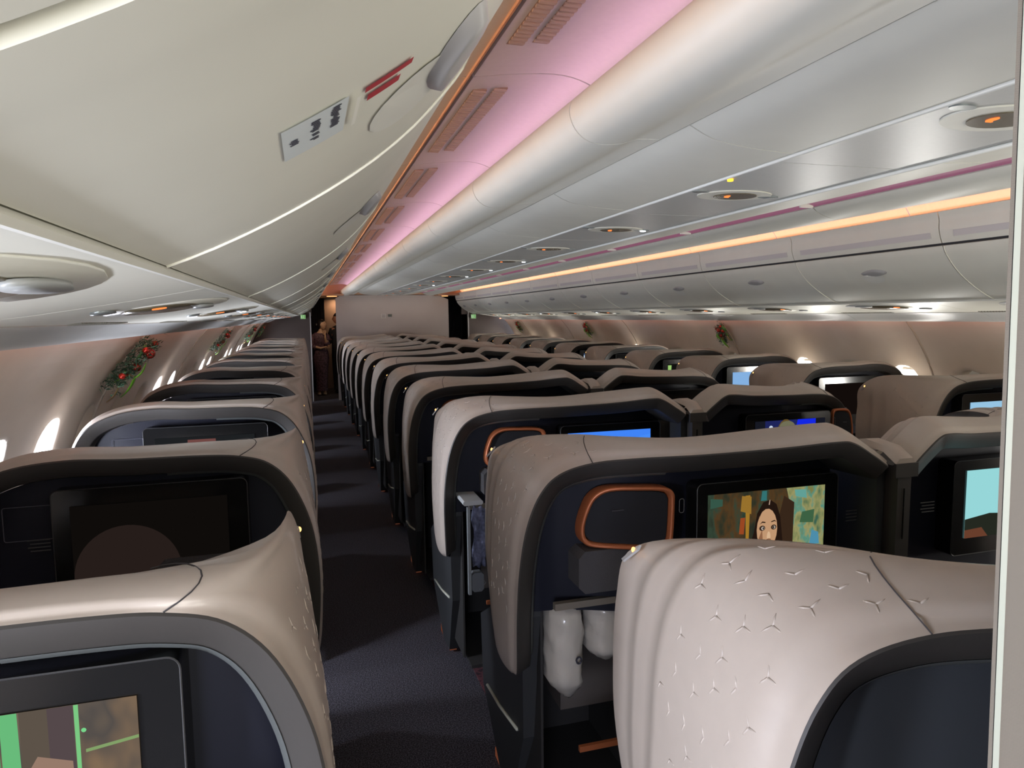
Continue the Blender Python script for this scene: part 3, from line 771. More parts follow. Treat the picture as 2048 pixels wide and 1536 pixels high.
        g = G(); g.box(.82, .90, .672, .674, 1.118, 1.121); g.build('cubby_slot', mat('slot_line', (.05, .05, .06), .5), cb)
        g = G(); P = rr_(.998, 1.013, 1.118, 1.158, .006, 3); g.tube([(x-.004, .600, z) for x, z in P], .0012, 4, closed=True); g.build('charging_port', mat('port_edge', (.09, .09, .09), .4), root)
    else:
        g = G(); P = rr_(1.255, 1.375, 1.08, 1.175, .006, 3); g.tube([(x, .741, z) for x, z in P], .0012, 4, closed=True); g.build('locker_door', mat('port_edge2', (.10, .10, .13), .4), root)
        g = G(); g.tube([(1.41+.014*math.cos(a*.6), .738, 1.088+.014*math.sin(a*.6)) for a in range(10)], .003, 5); g.build('coat_hook', mat('hook', (.10, .10, .13), .4), root)
    # call light on the aisle corner
    c = S(5.05, .92)
    n_ = N(5.05, .92); e1 = (S(5.35, .92)-c).normalized(); e2 = (S(5.05, .97)-c).normalized()
    def q(a, b2, o): return c+e1*a+e2*b2+n_*o
    g = G(); out = [(-.032, -.006), (-.030, .010), (.018, .012), (.030, .004), (.016, -.008)]
    V = [q(a, b2, .004) for a, b2 in out]+[q(a*.92, b2*.85, .0085) for a, b2 in out]; k = len(out)
    g.add(V, [(i, (i+1) % k, k+(i+1) % k, k+i) for i in range(k)]+[tuple(range(k, 2*k))]); cl = g.build('call_light', mat('call_grey', (.30, .29, .28), .4), root)
    g = G(); cc_ = q(.010, .003, .009); g.ball(cc_, .0045, .0045, .006, 8, 6); g.build('lamp', glow('call_amber', (1.0, .50, .15), 3.0), cl)
    return root
SC_ = make_seat('centre'); SW_ = make_seat('window')
PR = 1.1165
SCm = mirrored(SC_); SCm.name = 'business_seat'
def shift(o, fx):
    if o.type == 'MESH':
        for v in o.data.vertices: v.co.x = fx(v.co.x)
    for c in o.children: shift(c, fx)
for c in SCm.children:      # in the right-hand seats the screen sits further from the pillar and the cubby is narrower
    nm = c.name.split('.')[0]
    if nm == 'screen_bezel': shift(c, lambda x: x+.245)
    elif nm == 'copper_frame':
        shift(c, lambda x: 2.6125+(x-2.4175)*.52)
        for o in [c]+list(c.children):
            for v in o.data.vertices: v.co.y = .672+(v.co.y-.62*(v.co.x-2.6125)-.68)*.4
    elif nm == 'printed_notice': shift(c, lambda x: x+.15)
    elif nm == 'charging_port': shift(c, lambda x: x+.22)
    elif nm == 'ottoman_pad': shift(c, lambda x: x)
SWm = mirrored(SW_, .56); SWm.name = 'business_seat'
seats = {}
def place(proto, first, dx, dy, key, label, group):
    s = proto if first else dup(proto)
    s.location = (dx, dy, 0); tag(s, label, 'seat', group); seats[key] = s
def detach(first_key, *a): pass
lookC = {0: 'bright pale shell nearest the camera with relief marks, beside the divider', 1: 'brown lit shell whose screen shows a film with a dark haired woman', 2: 'pale lit shell with the blue screen and copper cubby'}
lookD = {0: 'nearest shell mostly hidden behind the divider', 1: 'shell whose screen shows a pale blue film scene', 2: 'shell whose screen shows blue stage lights'}
lookL = {0: 'nearest shell whose screen glows green and brown', 1: 'shell with the dark switched off screen behind the green one', 2: 'shell with the daylit locker beside its screen'}
lookR = {2: 'nearest visible shell with a sky blue film on its screen', 3: 'shell with a dark screen beside the window glow', 4: 'shell whose screen is plain pale blue'}
for k in range(0, 12):
    place(SC_, k == 0, 0, PR*k, ('C', k), 'centre left seat, '+(lookC.get(k) or '%s row from the camera' % ORD[k]), 'left seats of the centre pairs')
    place(SCm, k == 0, 0, PR*k, ('D', k), 'centre right seat, '+(lookD.get(k) or '%s row from the camera' % ORD[k]), 'right seats of the centre pairs')
    place(SWm, k == 0, 0, .306+PR*k, ('L', k), 'left window seat, '+(lookL.get(k) or '%s row from the camera' % ORD[k]), 'left window seats')
for k in range(1, 12):
    place(SW_, k == 1, 2.687, PR*k, ('R', k), 'right window seat, '+(lookR.get(k) or ('hidden by the divider' if k == 1 else '%s row from the camera' % ORD[k])), 'right window seats')
SLATE = mat('slate_panel', (.022, .026, .032), .75)
for key in (('C', 0), ('D', 0)):
    for c in list(seats[key].children):
        nm = c.name.split('.')[0]
        if nm in ('copper_frame', 'screen_bezel', 'charging_port', 'printed_notice', 'ottoman_pad'):
            for cc in list(c.children): bpy.data.objects.remove(cc)
            bpy.data.objects.remove(c)
        elif nm == 'rear_panel':
            c.data = c.data.copy(); c.data.materials[0] = SLATE
# pillars between the pairs
def pillar():
    root = empty('seat_divider', (0, 0, 0))
    g = G(); g.prismx([(.46, .02), (.455, 1.222), (.48, 1.235), (.62, 1.235), (.62, .02)], 1.616, 1.664); g.build('pillar', TRIM, root)
    g = G(); g.box(1.638, 1.642, .4545, .456, 1.02, 1.17); g.build('slot', BLACK, root)
    v = []; W = [(1.604, -.012), (1.616, .004), (1.664, .004), (1.676, -.012)]
    pr = [(.452, 1.225), (.452, 1.255), (.50, 1.283), (.58, 1.292), (.64, 1.280), (.66, 1.24)]
    for y, z in pr:
        for x, dz in W: v.append((x, y, z+dz))
    g = G(); g.add(v, [(i*4+j, (i+1)*4+j, (i+1)*4+j+1, i*4+j+1) for i in range(5) for j in range(3)]); g.build('cap', [SHELL], root, True, 50)
    v = [(x, y-.001, z) for x, z in ((1.604, 1.195), (1.676, 1.195), (1.676, 1.24), (1.604, 1.24)) for y in (.450,)]
    g = G(); g.box(1.600, 1.680, .447, .455, 1.205, 1.245); g.build('cap_band', TRIM, root)
    return root
pp = pillar()
for k in range(0, 12):
    p = pp if k == 0 else dup(pp)
    p.location = (0, PR*k, 0)
    tag(p, 'narrow dark pillar joining the centre pair, %s row from the camera' % ORD[k], 'seat divider', 'pillars between the centre pairs')
# bulkhead consoles in front of the first row
def console(proto_name, src, dx, dy, label, names=('shell', 'rim_trim', 'side_base', 'rear_panel')):
    root = empty('bulkhead_console', (dx, dy, 0)); root.scale = (1, .6, 1)
    for ch in src.children:
        if ch.name.split('.')[0] in names:
            c = ch.copy(); COL.objects.link(c); c.parent = root
    tag(root, label, 'console')
console('a', SC_, 0, 13.70, 'low brown console against the beige bulkhead, left of centre')
console('b', SCm, 0, 13.70, 'low brown console against the beige bulkhead, right of centre')
console('c', SW_, 2.687, 13.70, 'low console against the right brown bulkhead')

# ------------------------------------------------------------------ screen pictures
def picture(key, items, x0=None, mats=None):
    """replace the dark screen of one seat with a glowing drawing; items = (polygon in 0..1, colour)"""
    s = seats[key]; bz = [c for c in s.children if c.name.startswith('screen_bezel')][0]
    old = [c for c in bz.children if c.name.startswith('screen')][0]
    xs = [v.co.x for v in old.data.vertices]; zs = [v.co.z for v in old.data.vertices]; y = min(v.co.y for v in old.data.vertices)
    x0, x1, z0, z1 = min(xs), max(xs), min(zs), max(zs)
    ms = []; v = []; f = []; mi = []
    for k, (poly, m) in enumerate(items):
        b_ = len(v); v += [(x0+(x1-x0)*a, y-.0004-.0004*k/ max(1, len(items)/4), z0+(z1-z0)*b2) for a, b2 in poly]; f.append(tuple(range(b_, b_+len(poly))))
        if m not in ms: ms.append(m)
        mi.append(ms.index(m))
    me = bpy.data.meshes.new('screen'); me.from_pydata(v, [], f)
    for m in ms: me.materials.append(m)
    for p, i in zip(me.polygons, mi): p.material_index = i
    old.data = me; old['label'] = 'lit screen'
def C(r, g_, b_, s=1.0): return glow('px_%d_%d_%d_%d' % (r, g_, b_, s*100), srgb(r, g_, b_), s)
FULL = [(0, 0), (1, 0), (1, 1), (0, 1)]
def ell(cx, cz, rx, rz, n=18, a0=0, a1=360): return [(cx+rx*math.cos(math.radians(a0+(a1-a0)*i/n)), cz+rz*math.sin(math.radians(a0+(a1-a0)*i/n))) for i in range(n)]
def film(name, cols, scale=9, axis='x'):
    m = bpy.data.materials.new(name); m.use_nodes = True; nt = m.node_tree; nt.nodes.clear()
    tc = nt.nodes.new('ShaderNodeTexCoord'); mp = nt.nodes.new('ShaderNodeMapping'); mp.inputs['Scale'].default_value = (scale, 1, scale*.55)
    n_ = nt.nodes.new('ShaderNodeTexNoise'); n_.inputs['Scale'].default_value = 1.6; n_.inputs['Detail'].default_value = 3
    rp = nt.nodes.new('ShaderNodeValToRGB'); e = nt.nodes.new('ShaderNodeEmission'); o = nt.nodes.new('ShaderNodeOutputMaterial')
    els = rp.color_ramp.elements
    while len(els) < len(cols): els.new(.5)
    for i, c in enumerate(cols): els[i].position = .28+.44*i/(len(cols)-1); els[i].color = (*srgb(*c), 1)
    nt.links.new(tc.outputs['Object'], mp.inputs[0]); nt.links.new(mp.outputs[0], n_.inputs['Vector']); nt.links.new(n_.outputs['Fac'], rp.inputs[0]); nt.links.new(rp.outputs[0], e.inputs[0]); nt.links.new(e.outputs[0], o.inputs[0])
    return m
f1 = film('film_warm', [(34, 40, 34), (50, 50, 36), (78, 56, 32), (50, 66, 52), (42, 46, 36)], 14)
f2 = film('film_teal', [(60, 96, 78), (118, 128, 84), (150, 146, 96), (84, 140, 122), (120, 120, 70)], 22)
HAIR = C(34, 22, 16); SK = C(190, 148, 112); SKD = C(140, 98, 70); SKL = C(214, 178, 142)
picture(('C', 1), [(FULL, f1), ([(.70, 0), (1, 0), (1, 1), (.66, 1), (.72, .6)], f2), ([(.55, 0), (.72, 0), (.73, .8), (.64, .9), (.58, .5)], C(54, 38, 26)),
    ([(.32, .1), (.34, .1), (.35, .95), (.31, .95)], C(160, 118, 40)), ([(.27, .75), (.36, .7), (.36, .93), (.28, .95)], C(150, 112, 44)), ([(.26, .45), (.30, .44), (.31, .66), (.27, .66)], C(150, 70, 34)),
    ([(.44, .86), (.49, .86), (.49, .99), (.45, .99)], C(50, 112, 112)), ([(.02, .82), (.12, .84), (.12, .93), (.02, .95)], C(52, 84, 70)),
    ([(.74, .88), (.84, .84), (.83, .96), (.73, .97)], C(96, 158, 148)), ([(.78, .52), (.90, .50), (.91, .68), (.80, .66)], C(60, 96, 66)), ([(.87, .2), (.96, .2), (.95, .36), (.89, .40)], C(76, 140, 168)),
    ([(.30, 0), (.66, 0), (.63, .35), (.61, .62), (.575, .80), (.52, .865), (.46, .84), (.41, .70), (.385, .45), (.34, .22)], HAIR),
    (ell(.497, .475, .088, .275), SK), ([(.42, .60), (.455, .73), (.50, .76), (.56, .72), (.585, .58), (.57, .68), (.52, .80), (.46, .78)], HAIR),
    ([(.425, .35), (.455, .22), (.47, .18), (.455, .48)], SKD), (ell(.512, .37, .016, .075, 10), SKL), (ell(.512, .325, .022, .025, 10), SKD),
    ([(.430, .545), (.455, .585), (.482, .575), (.482, .56), (.455, .568)], HAIR), ([(.530, .575), (.560, .590), (.580, .560), (.560, .574), (.532, .562)], HAIR),
    (ell(.455, .495, .026, .036, 12), C(60, 42, 32)), (ell(.553, .495, .024, .034, 12), C(60, 42, 32)), (ell(.460, .493, .012, .022, 10), C(224, 214, 200)), (ell(.556, .493, .011, .021, 10), C(210, 200, 186)),
    (ell(.463, .493, .007, .018, 8), C(26, 20, 18)), (ell(.553, .493, .007, .018, 8), C(26, 20, 18)),
    ([(.475, .245), (.51, .262), (.545, .245), (.51, .215)], C(150, 70, 62)), ([(.505, .80), (.512, .865), (.518, .865), (.514, .80)], C(190, 160, 140))])
picture(('C', 2), [(FULL, C(64, 132, 246)), ([(0, 0), (1, 0), (1, .9), (0, .6)], C(70, 140, 248)), ([(.015, .93), (.03, .96), (.045, .95), (.05, .90), (.035, .92)], C(20, 60, 150))])
picture(('D', 1), [(FULL, C(150, 214, 216)), ([(0, 0), (1, 0), (1, .36), (.86, .62), (.78, .38), (.66, .30), (.52, .36), (.40, .32), (.26, .34), (.0, .28)], C(36, 40, 32)), ([(.0, 0), (.25, 0), (.18, .14), (.0, .12)], C(104, 62, 44)),
    ([(.80, .72), (.90, .76), (.89, .70)], C(110, 120, 110)), ([(.58, .66), (.66, .70), (.65, .64)], C(110, 120, 110)), ([(1.0, .3), (.95, .5), (.92, .9), (.97, 1.0), (1, 1)], C(60, 84, 70))])
stage = [(FULL, C(22, 24, 34)), ([(.14, .40), (.86, .40), (.86, 1), (.14, 1)], C(30, 36, 90)), ([(.54, .55), (.86, .55), (.86, 1), (.60, 1)], C(20, 40, 226)), ([(.52, 0), (.86, 0), (.86, .56), (.52, .60)], C(140, 206, 228)),
    ([(.14, .50), (.34, .50), (.34, .64), (.14, .64)], C(136, 74, 52)), (ell(.43, .66, .13, .36), C(96, 76, 40)), (ell(.43, .46, .10, .30), C(186, 140, 70)), (ell(.45, .86, .11, .12), C(110, 108, 84)), (ell(.22, .84, .03, .06, 8), C(206, 220, 240))]
for a in (.60, .64, .70, .74, .80, .84): stage.append((ell(a, .62+.07*((a*100) % 3-1), .012, .035, 8), C(232, 190, 214)))
picture(('D', 2), stage)
def green(a): return C(*a)
f3 = film('film_green', [(70, 66, 58), (112, 98, 84), (84, 78, 74), (128, 106, 84), (96, 110, 82)], 6)
picture(('L', 0), [(FULL, f3), ([(.62, 0), (.90, 0), (.88, 1), (.62, 1)], C(84, 74, 74)), ([(.60, 0), (.74, 0), (.74, 1), (.62, 1)], C(150, 206, 150)), ([(.66, 0), (.69, 0), (.70, 1), (.67, 1)], C(112, 176, 118)),
    ([(.86, 0), (1.0, 0), (1.0, 1), (.90, 1)], C(72, 88, 70)),
    ([(.31, 0), (.34, 0), (.335, 1), (.31, 1)], C(120, 190, 126)), ([(0, .42), (.3, .36), (.3, .42), (0, .52)], C(132, 150, 96)), ([(0, .70), (.3, .66), (.3, .67), (0, .71)], C(120, 140, 100)), ([(.06, .45), (.28, .5), (.28, .9), (.05, .92)], C(136, 100, 68))] if False else
    [(FULL, f3), ([(0, 0), (.50, 0), (.50, 1), (0, 1)], C(58, 76, 58)), ([(.505, 0), (.575, 0), (.575, 1), (.505, 1)], C(116, 206, 134)), ([(.58, 0), (.595, 0), (.595, 1), (.58, 1)], C(84, 160, 104)),
    ([(.60, 0), (.655, 0), (.65, 1), (.60, 1)], C(104, 186, 122)), ([(.655, 0), (.735, 0), (.735, 1), (.655, 1)], C(92, 82, 72)), ([(.735, 0), (.81, 0), (.81, 1), (.735, 1)], C(84, 72, 74)),
    ([(.655, 0), (.81, 0), (.80, .66), (.70, .72), (.66, .6)], C(150, 122, 106)), ([(.812, 0), (.822, 0), (.826, 1), (.812, 1)], C(122, 200, 130)),
    ([(.84, .70), (1, .74), (1, .76), (.84, .72)], C(130, 160, 104)), ([(.84, .36), (1, .46), (1, .52), (.84, .40)], C(120, 150, 96)), (ell(.838, .84, .008, .014, 8), C(120, 214, 140))])
picture(('L', 1), [(FULL, C(15, 12, 10)), (ell(.34, .10, .34, .62, 24, 0, 180)+[(0.0, .10)], C(38, 29, 26))])  # switched off; its reflection is painted as a faintly glowing patch
picture(('L', 2), [(FULL, C(30, 32, 34)), ([(.30, 0), (.62, 0), (.60, .95), (.32, .95)], C(110, 70, 66))])
picture(('R', 2), [(FULL, C(150, 196, 226)), ([(0, 0), (1, 0), (1, .25), (0, .3)], C(120, 168, 206)), ([(.42, 0), (.9, 0), (.80, .45), (.66, .66), (.5, .55)], C(40, 34, 40)), (ell(.60, .74, .10, .12), C(40, 44, 56))])
picture(('R', 3), [(FULL, C(18, 12, 10))])
picture(('R', 4), [(FULL, C(132, 176, 224)), ([(.45, 0), (1, 0), (1, 1), (.5, 1)], C(150, 196, 238))])
picture(('R', 5), [(FULL, C(16, 16, 14)), ([(.0, .6), (.09, .6), (.10, .95), (.0, .95)], C(150, 196, 110))])
picture(('R', 7), [(FULL, C(60, 84, 120)), ([(.0, .2), (.3, .2), (.3, .9), (0, .9)], C(196, 210, 226))])

# ------------------------------------------------------------------ wrapped bedding in the second centre-left footwell
def bedding(name, x0, x1, y0, z0, z1, label, mark):
    root = empty(name, ((x0+x1)/2, y0, z0)); w_ = (x1-x0)/2; h = z1-z0; rnd = random.Random(5)
    v = []; f = []; n, m_ = 20, 16
    for i in range(m_+1):
        t = i/m_; zz = h*t
        prof = (.06+.94*(t/.24)**.8) if t < .24 else (1 if t < .86 else math.sqrt(max(0, 1-((t-.86)/.14)**2))*.99+.01)
        cx = w_*.35*max(0, .24-t)/.24
        for j in range(n):
            a = 2*math.pi*j/n
            wr = 1+.05*math.sin(7*a+9*t)+.04*math.sin(23*t+3*a)+rnd.uniform(-.02, .02)
            v.append((cx+w_*prof*wr*math.copysign(abs(math.cos(a))**.75, math.cos(a)), .075*prof*wr*math.sin(a), zz))
    f = [(i*n+j, i*n+(j+1) % n, (i+1)*n+(j+1) % n, (i+1)*n+j) for i in range(m_) for j in range(n)]+[tuple(range(m_*n, m_*n+n)), tuple(range(n))]
    o = obj('wrapping', v, f, mat('plastic_wrap', (.52, .49, .43), .22, bump=.8, bscale=45, coat=.6), root, True)
    if mark:
        g = G(); g.tube([(w_*.35+.008*math.cos(q*.63), -.088, h*.50+.010*math.sin(q*.63)) for q in range(10)], .003, 5, closed=True); g.build('printed_mark', INK, root)
    tag(root, label, 'bedding', 'wrapped bedding in the footwell'); return root
bedding('wrapped_bedding', .660, .775, 1.93, .495, .822, 'clear plastic wrapped white bedding with a small black mark, nearer the aisle', True)
bedding('wrapped_bedding', .790, .900, 1.93, .60, .822, 'plastic wrapped white bedding tucked behind the near pale shell', False)
# things in the third row footwell
g = G(); g.box(.612, .70, 2.85, 3.05, .872, .892, bev=.006); tag(g.build('tray', mat('tray_grey', (.40, .42, .42), .4)), 'pale grey folded tray edge in the third centre footwell', 'tray')
g = G(); g.box(.628, .640, 2.84, 2.86, .48, .865); tag(g.build('tray_post', mat('post_grey', (.22, .24, .25), .4)), 'thin grey upright post below the tray edge', 'post')
root = empty('handset', (.665, 2.86, .49)); g = G(); g.box(-.022, .03, -.02, .02, .0, .085, bev=.01); g.build('body', mat('handset_grey', (.13, .14, .15), .4), root); g = G(); g.tube([(.028, -.01, .05), (.04, -.015, .035), (.03, -.01, .02), (.01, -.02, .01)], .002, 5); g.build('cord', mat('cord_grey', (.2, .2, .2), .5), root)
tag(root, 'grey handset with a looped cord on the third centre seat back', 'handset')
v = []; f = []
for i in range(9):
    for j in range(7):
        v.append((.655+.055*j/6, 2.86+.012*math.sin(i*1.3+j), .86-.26*i/8+.01*math.sin(j*2)))
f = [(i*7+j, i*7+j+1, (i+1)*7+j+1, (i+1)*7+j) for i in range(8) for j in range(6)]
o = obj('blanket', v, f, mat('blanket_blue', (.10, .11, .17), .9, noise=.5, nscale=60), None, True)
md = o.modifiers.new('t', 'SOLIDIFY'); md.thickness = .01
tag(o, 'crumpled blue grey blanket hanging in the third centre footwell', 'blanket')

# ------------------------------------------------------------------ garlands
def garland():
    root = empty('christmas_garland', (0, 0, 0)); rnd = random.Random(11)
    # local frame: x out of the wall, y along the cabin, z up the wall
    g = G()
    for k in range(900):
        t = rnd.random(); c = Vector((rnd.uniform(0, .07), -.085+.13*t+rnd.gauss(0, .026), -.12+.24*t+rnd.gauss(0, .020)))
        d = Vector((rnd.uniform(.1, .8), rnd.gauss(0, .8), rnd.gauss(0, .8))).normalized()*rnd.uniform(.015, .032)
        s = d.cross(Vector((rnd.random(), rnd.random(), rnd.random()))).normalized()*.0027
        g.add([c-s, c+s, c+d], [(0, 1, 2)], 0 if rnd.random() < .6 else 1)
    fo = g.build('needles', [mat('pine_dark', (.015, .05, .025), .6), mat('pine_light', (.06, .16, .09), .6)], root); fo['kind'] = 'stuff'
    def leaf(name, c, d, l, wd, m, serr=False):
        d = Vector(d).normalized(); s = d.cross(Vector((1, 0, 0))).normalized(); n_ = Vector((1, 0, 0)); v = []
        K = 9
        for i in range(K):
            t = i/(K-1); ww = 1.5*wd*math.sin(math.pi*min(1, t*.95+.05))**.8*(1 if not serr or i % 2 else .55)
            p = Vector(c)+d*l*t+n_*(.012*math.sin(t*3))
            v += [p-s*ww, p+n_*.003, p+s*ww]
        f = [(3*i+j, 3*i+j+1, 3*i+4+j, 3*i+3+j) for i in range(K-1) for j in (0, 1)]
        o = obj(name, v, f, m, root, True); mm = o.modifiers.new('t', 'SOLIDIFY'); mm.thickness = .0012
    LG = mat('leaf_bright', (.16, .42, .03), .35); LD = mat('leaf_mid', (.12, .28, .06), .4); GO = mat('gold_foil', (.62, .42, .18), .28, metal=.7)
    for c, d, l, wd, m in (((.075, -.01, -.03), (0, .35, -1), .13, .020, LG), ((.08, -.02, .04), (0, -.15, -1), .085, .017, LG), ((.04, .10, .12), (0, .25, -1), .08, .03, LD), ((.03, .0, .10), (0, .3, -1), .09, .028, LD), ((.03, .03, -.05), (0, .9, -.35), .09, .014, LD), ((.03, .07, .02), (0, .2, -1), .06, .018, LD), ((.03, -.03, -.02), (0, -.3, -1), .08, .016, LG)):
        leaf('leaf', c, d, l, wd, m)
    for c, d, l in (((.05, -.04, -.09), (0, .15, -1), .10), ((.05, -.045, -.06), (0, .6, .4), .06), ((.045, .08, -.01), (0, .45, -1), .07)): leaf('gold_leaf', c, d, l, .014, GO, True)
    RB = mat('bauble_red', (.55, .03, .015), .18, metal=.6, coat=.6); BR = mat('berry_dark', (.07, .02, .02), .25)
    for c, r, m in (((.06, .025, .075), .026, RB), ((.055, .075, .06), .020, RB), ((.05, .07, .115), .015, RB), ((.05, -.03, .085), .014, RB), ((.06, -.005, .00), .019, RB), ((.05, -.105, -.045), .014, RB), ((.055, -.02, -.05), .012, RB), ((.05, .028, -.02), .011, BR), ((.045, .05, .0), .009, BR), ((.04, .09, .085), .012, BR)):
        g = G(); g.ball(c, r, n=14, m=10); g.build('bauble' if m is RB else 'berry', m, root, True)
    return root
gp = garland()
def place_g(first, side, y, sc_, label):
    o = gp if first else dup(gp)
    s = s_of_z(-.19); x, z = wall_at(s)
    if side == 'L':
        o.location = (3.28-x+.015, y, z+E_); o.rotation_euler = (0, math.radians(38), 0)
    else:
        o.location = (x-.015, y, z+E_); o.rotation_euler = (0, math.radians(-38), math.pi)
        o.rotation_euler = (0, math.radians(38), math.pi)
    o.scale = (sc_,)*3
    tag(o, label, 'garland', 'christmas garlands on the sidewalls')
place_g(True, 'L', 3.85, 1.15, 'nearest garland with red baubles and gold leaves on the left wall')
place_g(False, 'L', 7.65, 1.0, 'second garland along the left wall')
place_g(False, 'L', 11.6, 1.0, 'third garland along the left wall')
place_g(False, 'L', 14.2, .9, 'farthest garland on the left wall by the exit sign')
place_g(False, 'R', 6.30, .95, 'largest garland on the right wall above the seats')
place_g(False, 'R', 9.92, .95, 'middle garland on the right wall')
place_g(False, 'R', 13.52, .9, 'farthest garland on the right wall by the brown bulkhead')

# ------------------------------------------------------------------ people
SKIN = mat('skin', (.42, .26, .17), .55); HAIRM = mat('hair_black', (.01, .008, .008), .35)
def skin_obj(name, joints, edges, m, parent, root_i=0, sub=2):
    me = bpy.data.meshes.new(name); me.from_pydata([j[0] for j in joints], edges, []); me.materials.append(m)
    o = bpy.data.objects.new(name, me); COL.objects.link(o); o.parent = parent
    mod = o.modifiers.new('skin', 'SKIN'); mod.use_smooth_shade = True
    for i, j in enumerate(joints):
        sv = me.skin_vertices[0].data[i]; r = j[1]; sv.radius = r if isinstance(r, tuple) else (r, r); sv.use_root = (i == root_i)
    s = o.modifiers.new('sub', 'SUBSURF'); s.levels = sub; s.render_levels = sub
    return o
def hand(J, E, wrist, p0, d, side, s=1.0):
    """palm and five curled fingers grown from a wrist joint; d = pointing direction, side = across the palm"""
    d = Vector(d).normalized(); side = Vector(side).normalized(); cl = d.cross(side).normalized()
    palm = Vector(p0)+d*.045*s; J.append((palm, (.020*s, .014*s))); ip = len(J)-1; E.append((wrist, ip))
    for k, (o_, l) in enumerate(((-.027, .060), (-.009, .070), (.009, .066), (.026, .052))):
        b1 = palm+d*.035*s+side*o_*s; m1 = b1+d*l*.5*s+cl*.006*s; t1 = m1+d*l*.4*s+cl*.018*s
        n = len(J); J += [(b1, .0085*s), (m1, .0078*s), (t1, .0065*s)]; E += [(ip, n), (n, n+1), (n+1, n+2)]
    b1 = palm-d*.012*s-side*.030*s; t1 = b1+d*.035*s-side*.018*s+cl*.01*s; n = len(J); J += [(b1, .010*s), (t1, .008*s)]; E += [(ip, n), (n, n+1)]
def head(parent, c, face, tilt, skin, hairm, bun, short=False):
    face = Vector(face).normalized(); upv = Vector((0, 0, 1)); right = face.cross(upv).normalized(); upv = right.cross(face)
    def T(a, b_, c_): return tuple(Vector(c)+right*a+face*b_+upv*c_)
    g = G(); v = []; n, m_ = 18, 14
    for i in range(m_+1):
        t = math.pi*i/m_
        for j in range(n):
            a = 2*math.pi*j/n; x = .074*math.sin(t)*math.cos(a); y = .092*math.sin(t)*math.sin(a); z = .115*math.cos(t)
            if z < 0: x *= 1+z*2.6; y = y*(1+z*1.6)+.012*(-z/.115)
            if y > .05 and abs(x) < .02 and -.035 < z < .02: y += .016
            v.append(T(x, y, z))
    g.add(v, [(i*n+j, i*n+(j+1) % n, (i+1)*n+(j+1) % n, (i+1)*n+j) for i in range(m_) for j in range(n)])
    h = g.build('head', skin, parent, True)
    g = G()
    for sx in (-1, 1): g.ball(T(sx*.030, .080, .008), .010, .010, .007, 8, 6)
    g.build('eyes', mat('eye_dark', (.02, .015, .012), .3), h, True)
    g = G(); g.tube([T(-.022, .082, -.055), T(0, .088, -.053), T(.022, .082, -.055)], .004, 5); g.build('mouth', mat('lips', (.35, .06, .05), .5), h, True)
    g = G()
    for sx in (-1, 1): g.ball(T(sx*.076, 0, -.005), .010, .016, .026, 8, 6)
    g.build('ears', skin, h, True)
    g = G(); v = []
    for i in range(9):
        t = math.pi*.62*i/8
        for j in range(n):
            a = 2*math.pi*j/n; y = .100*math.sin(t)*math.sin(a); z = .124*math.cos(t); x = .082*math.sin(t)*math.cos(a)
            if y > .02 and z < .06: z = .055+.03*(z/.124); y *= .90
            v.append(T(x, y-.010, z+.004))
    g.add(v, [(i*n+j, i*n+(j+1) % n, (i+1)*n+(j+1) % n, (i+1)*n+j) for i in range(8) for j in range(n)])
    if bun: g.ball(T(0, -.115, .03), .048, .045, .048, 12, 8)
    g.build('hair', hairm, h, True)
def loft(name, secs, m, parent, n=20):
    v = [];
    for cx, cy_, z, rx, ry in secs:
        for j in range(n):
            a = 2*math.pi*j/n; v.append((cx+rx*math.cos(a), cy_+ry*math.sin(a), z))
    f = [(i*n+j, i*n+(j+1) % n, (i+1)*n+(j+1) % n, (i+1)*n+j) for i in range(len(secs)-1) for j in range(n)]+[tuple(range(n)), tuple(range((len(secs)-1)*n, len(secs)*n))]
    return obj(name, v, f, m, parent, True, None, 60)
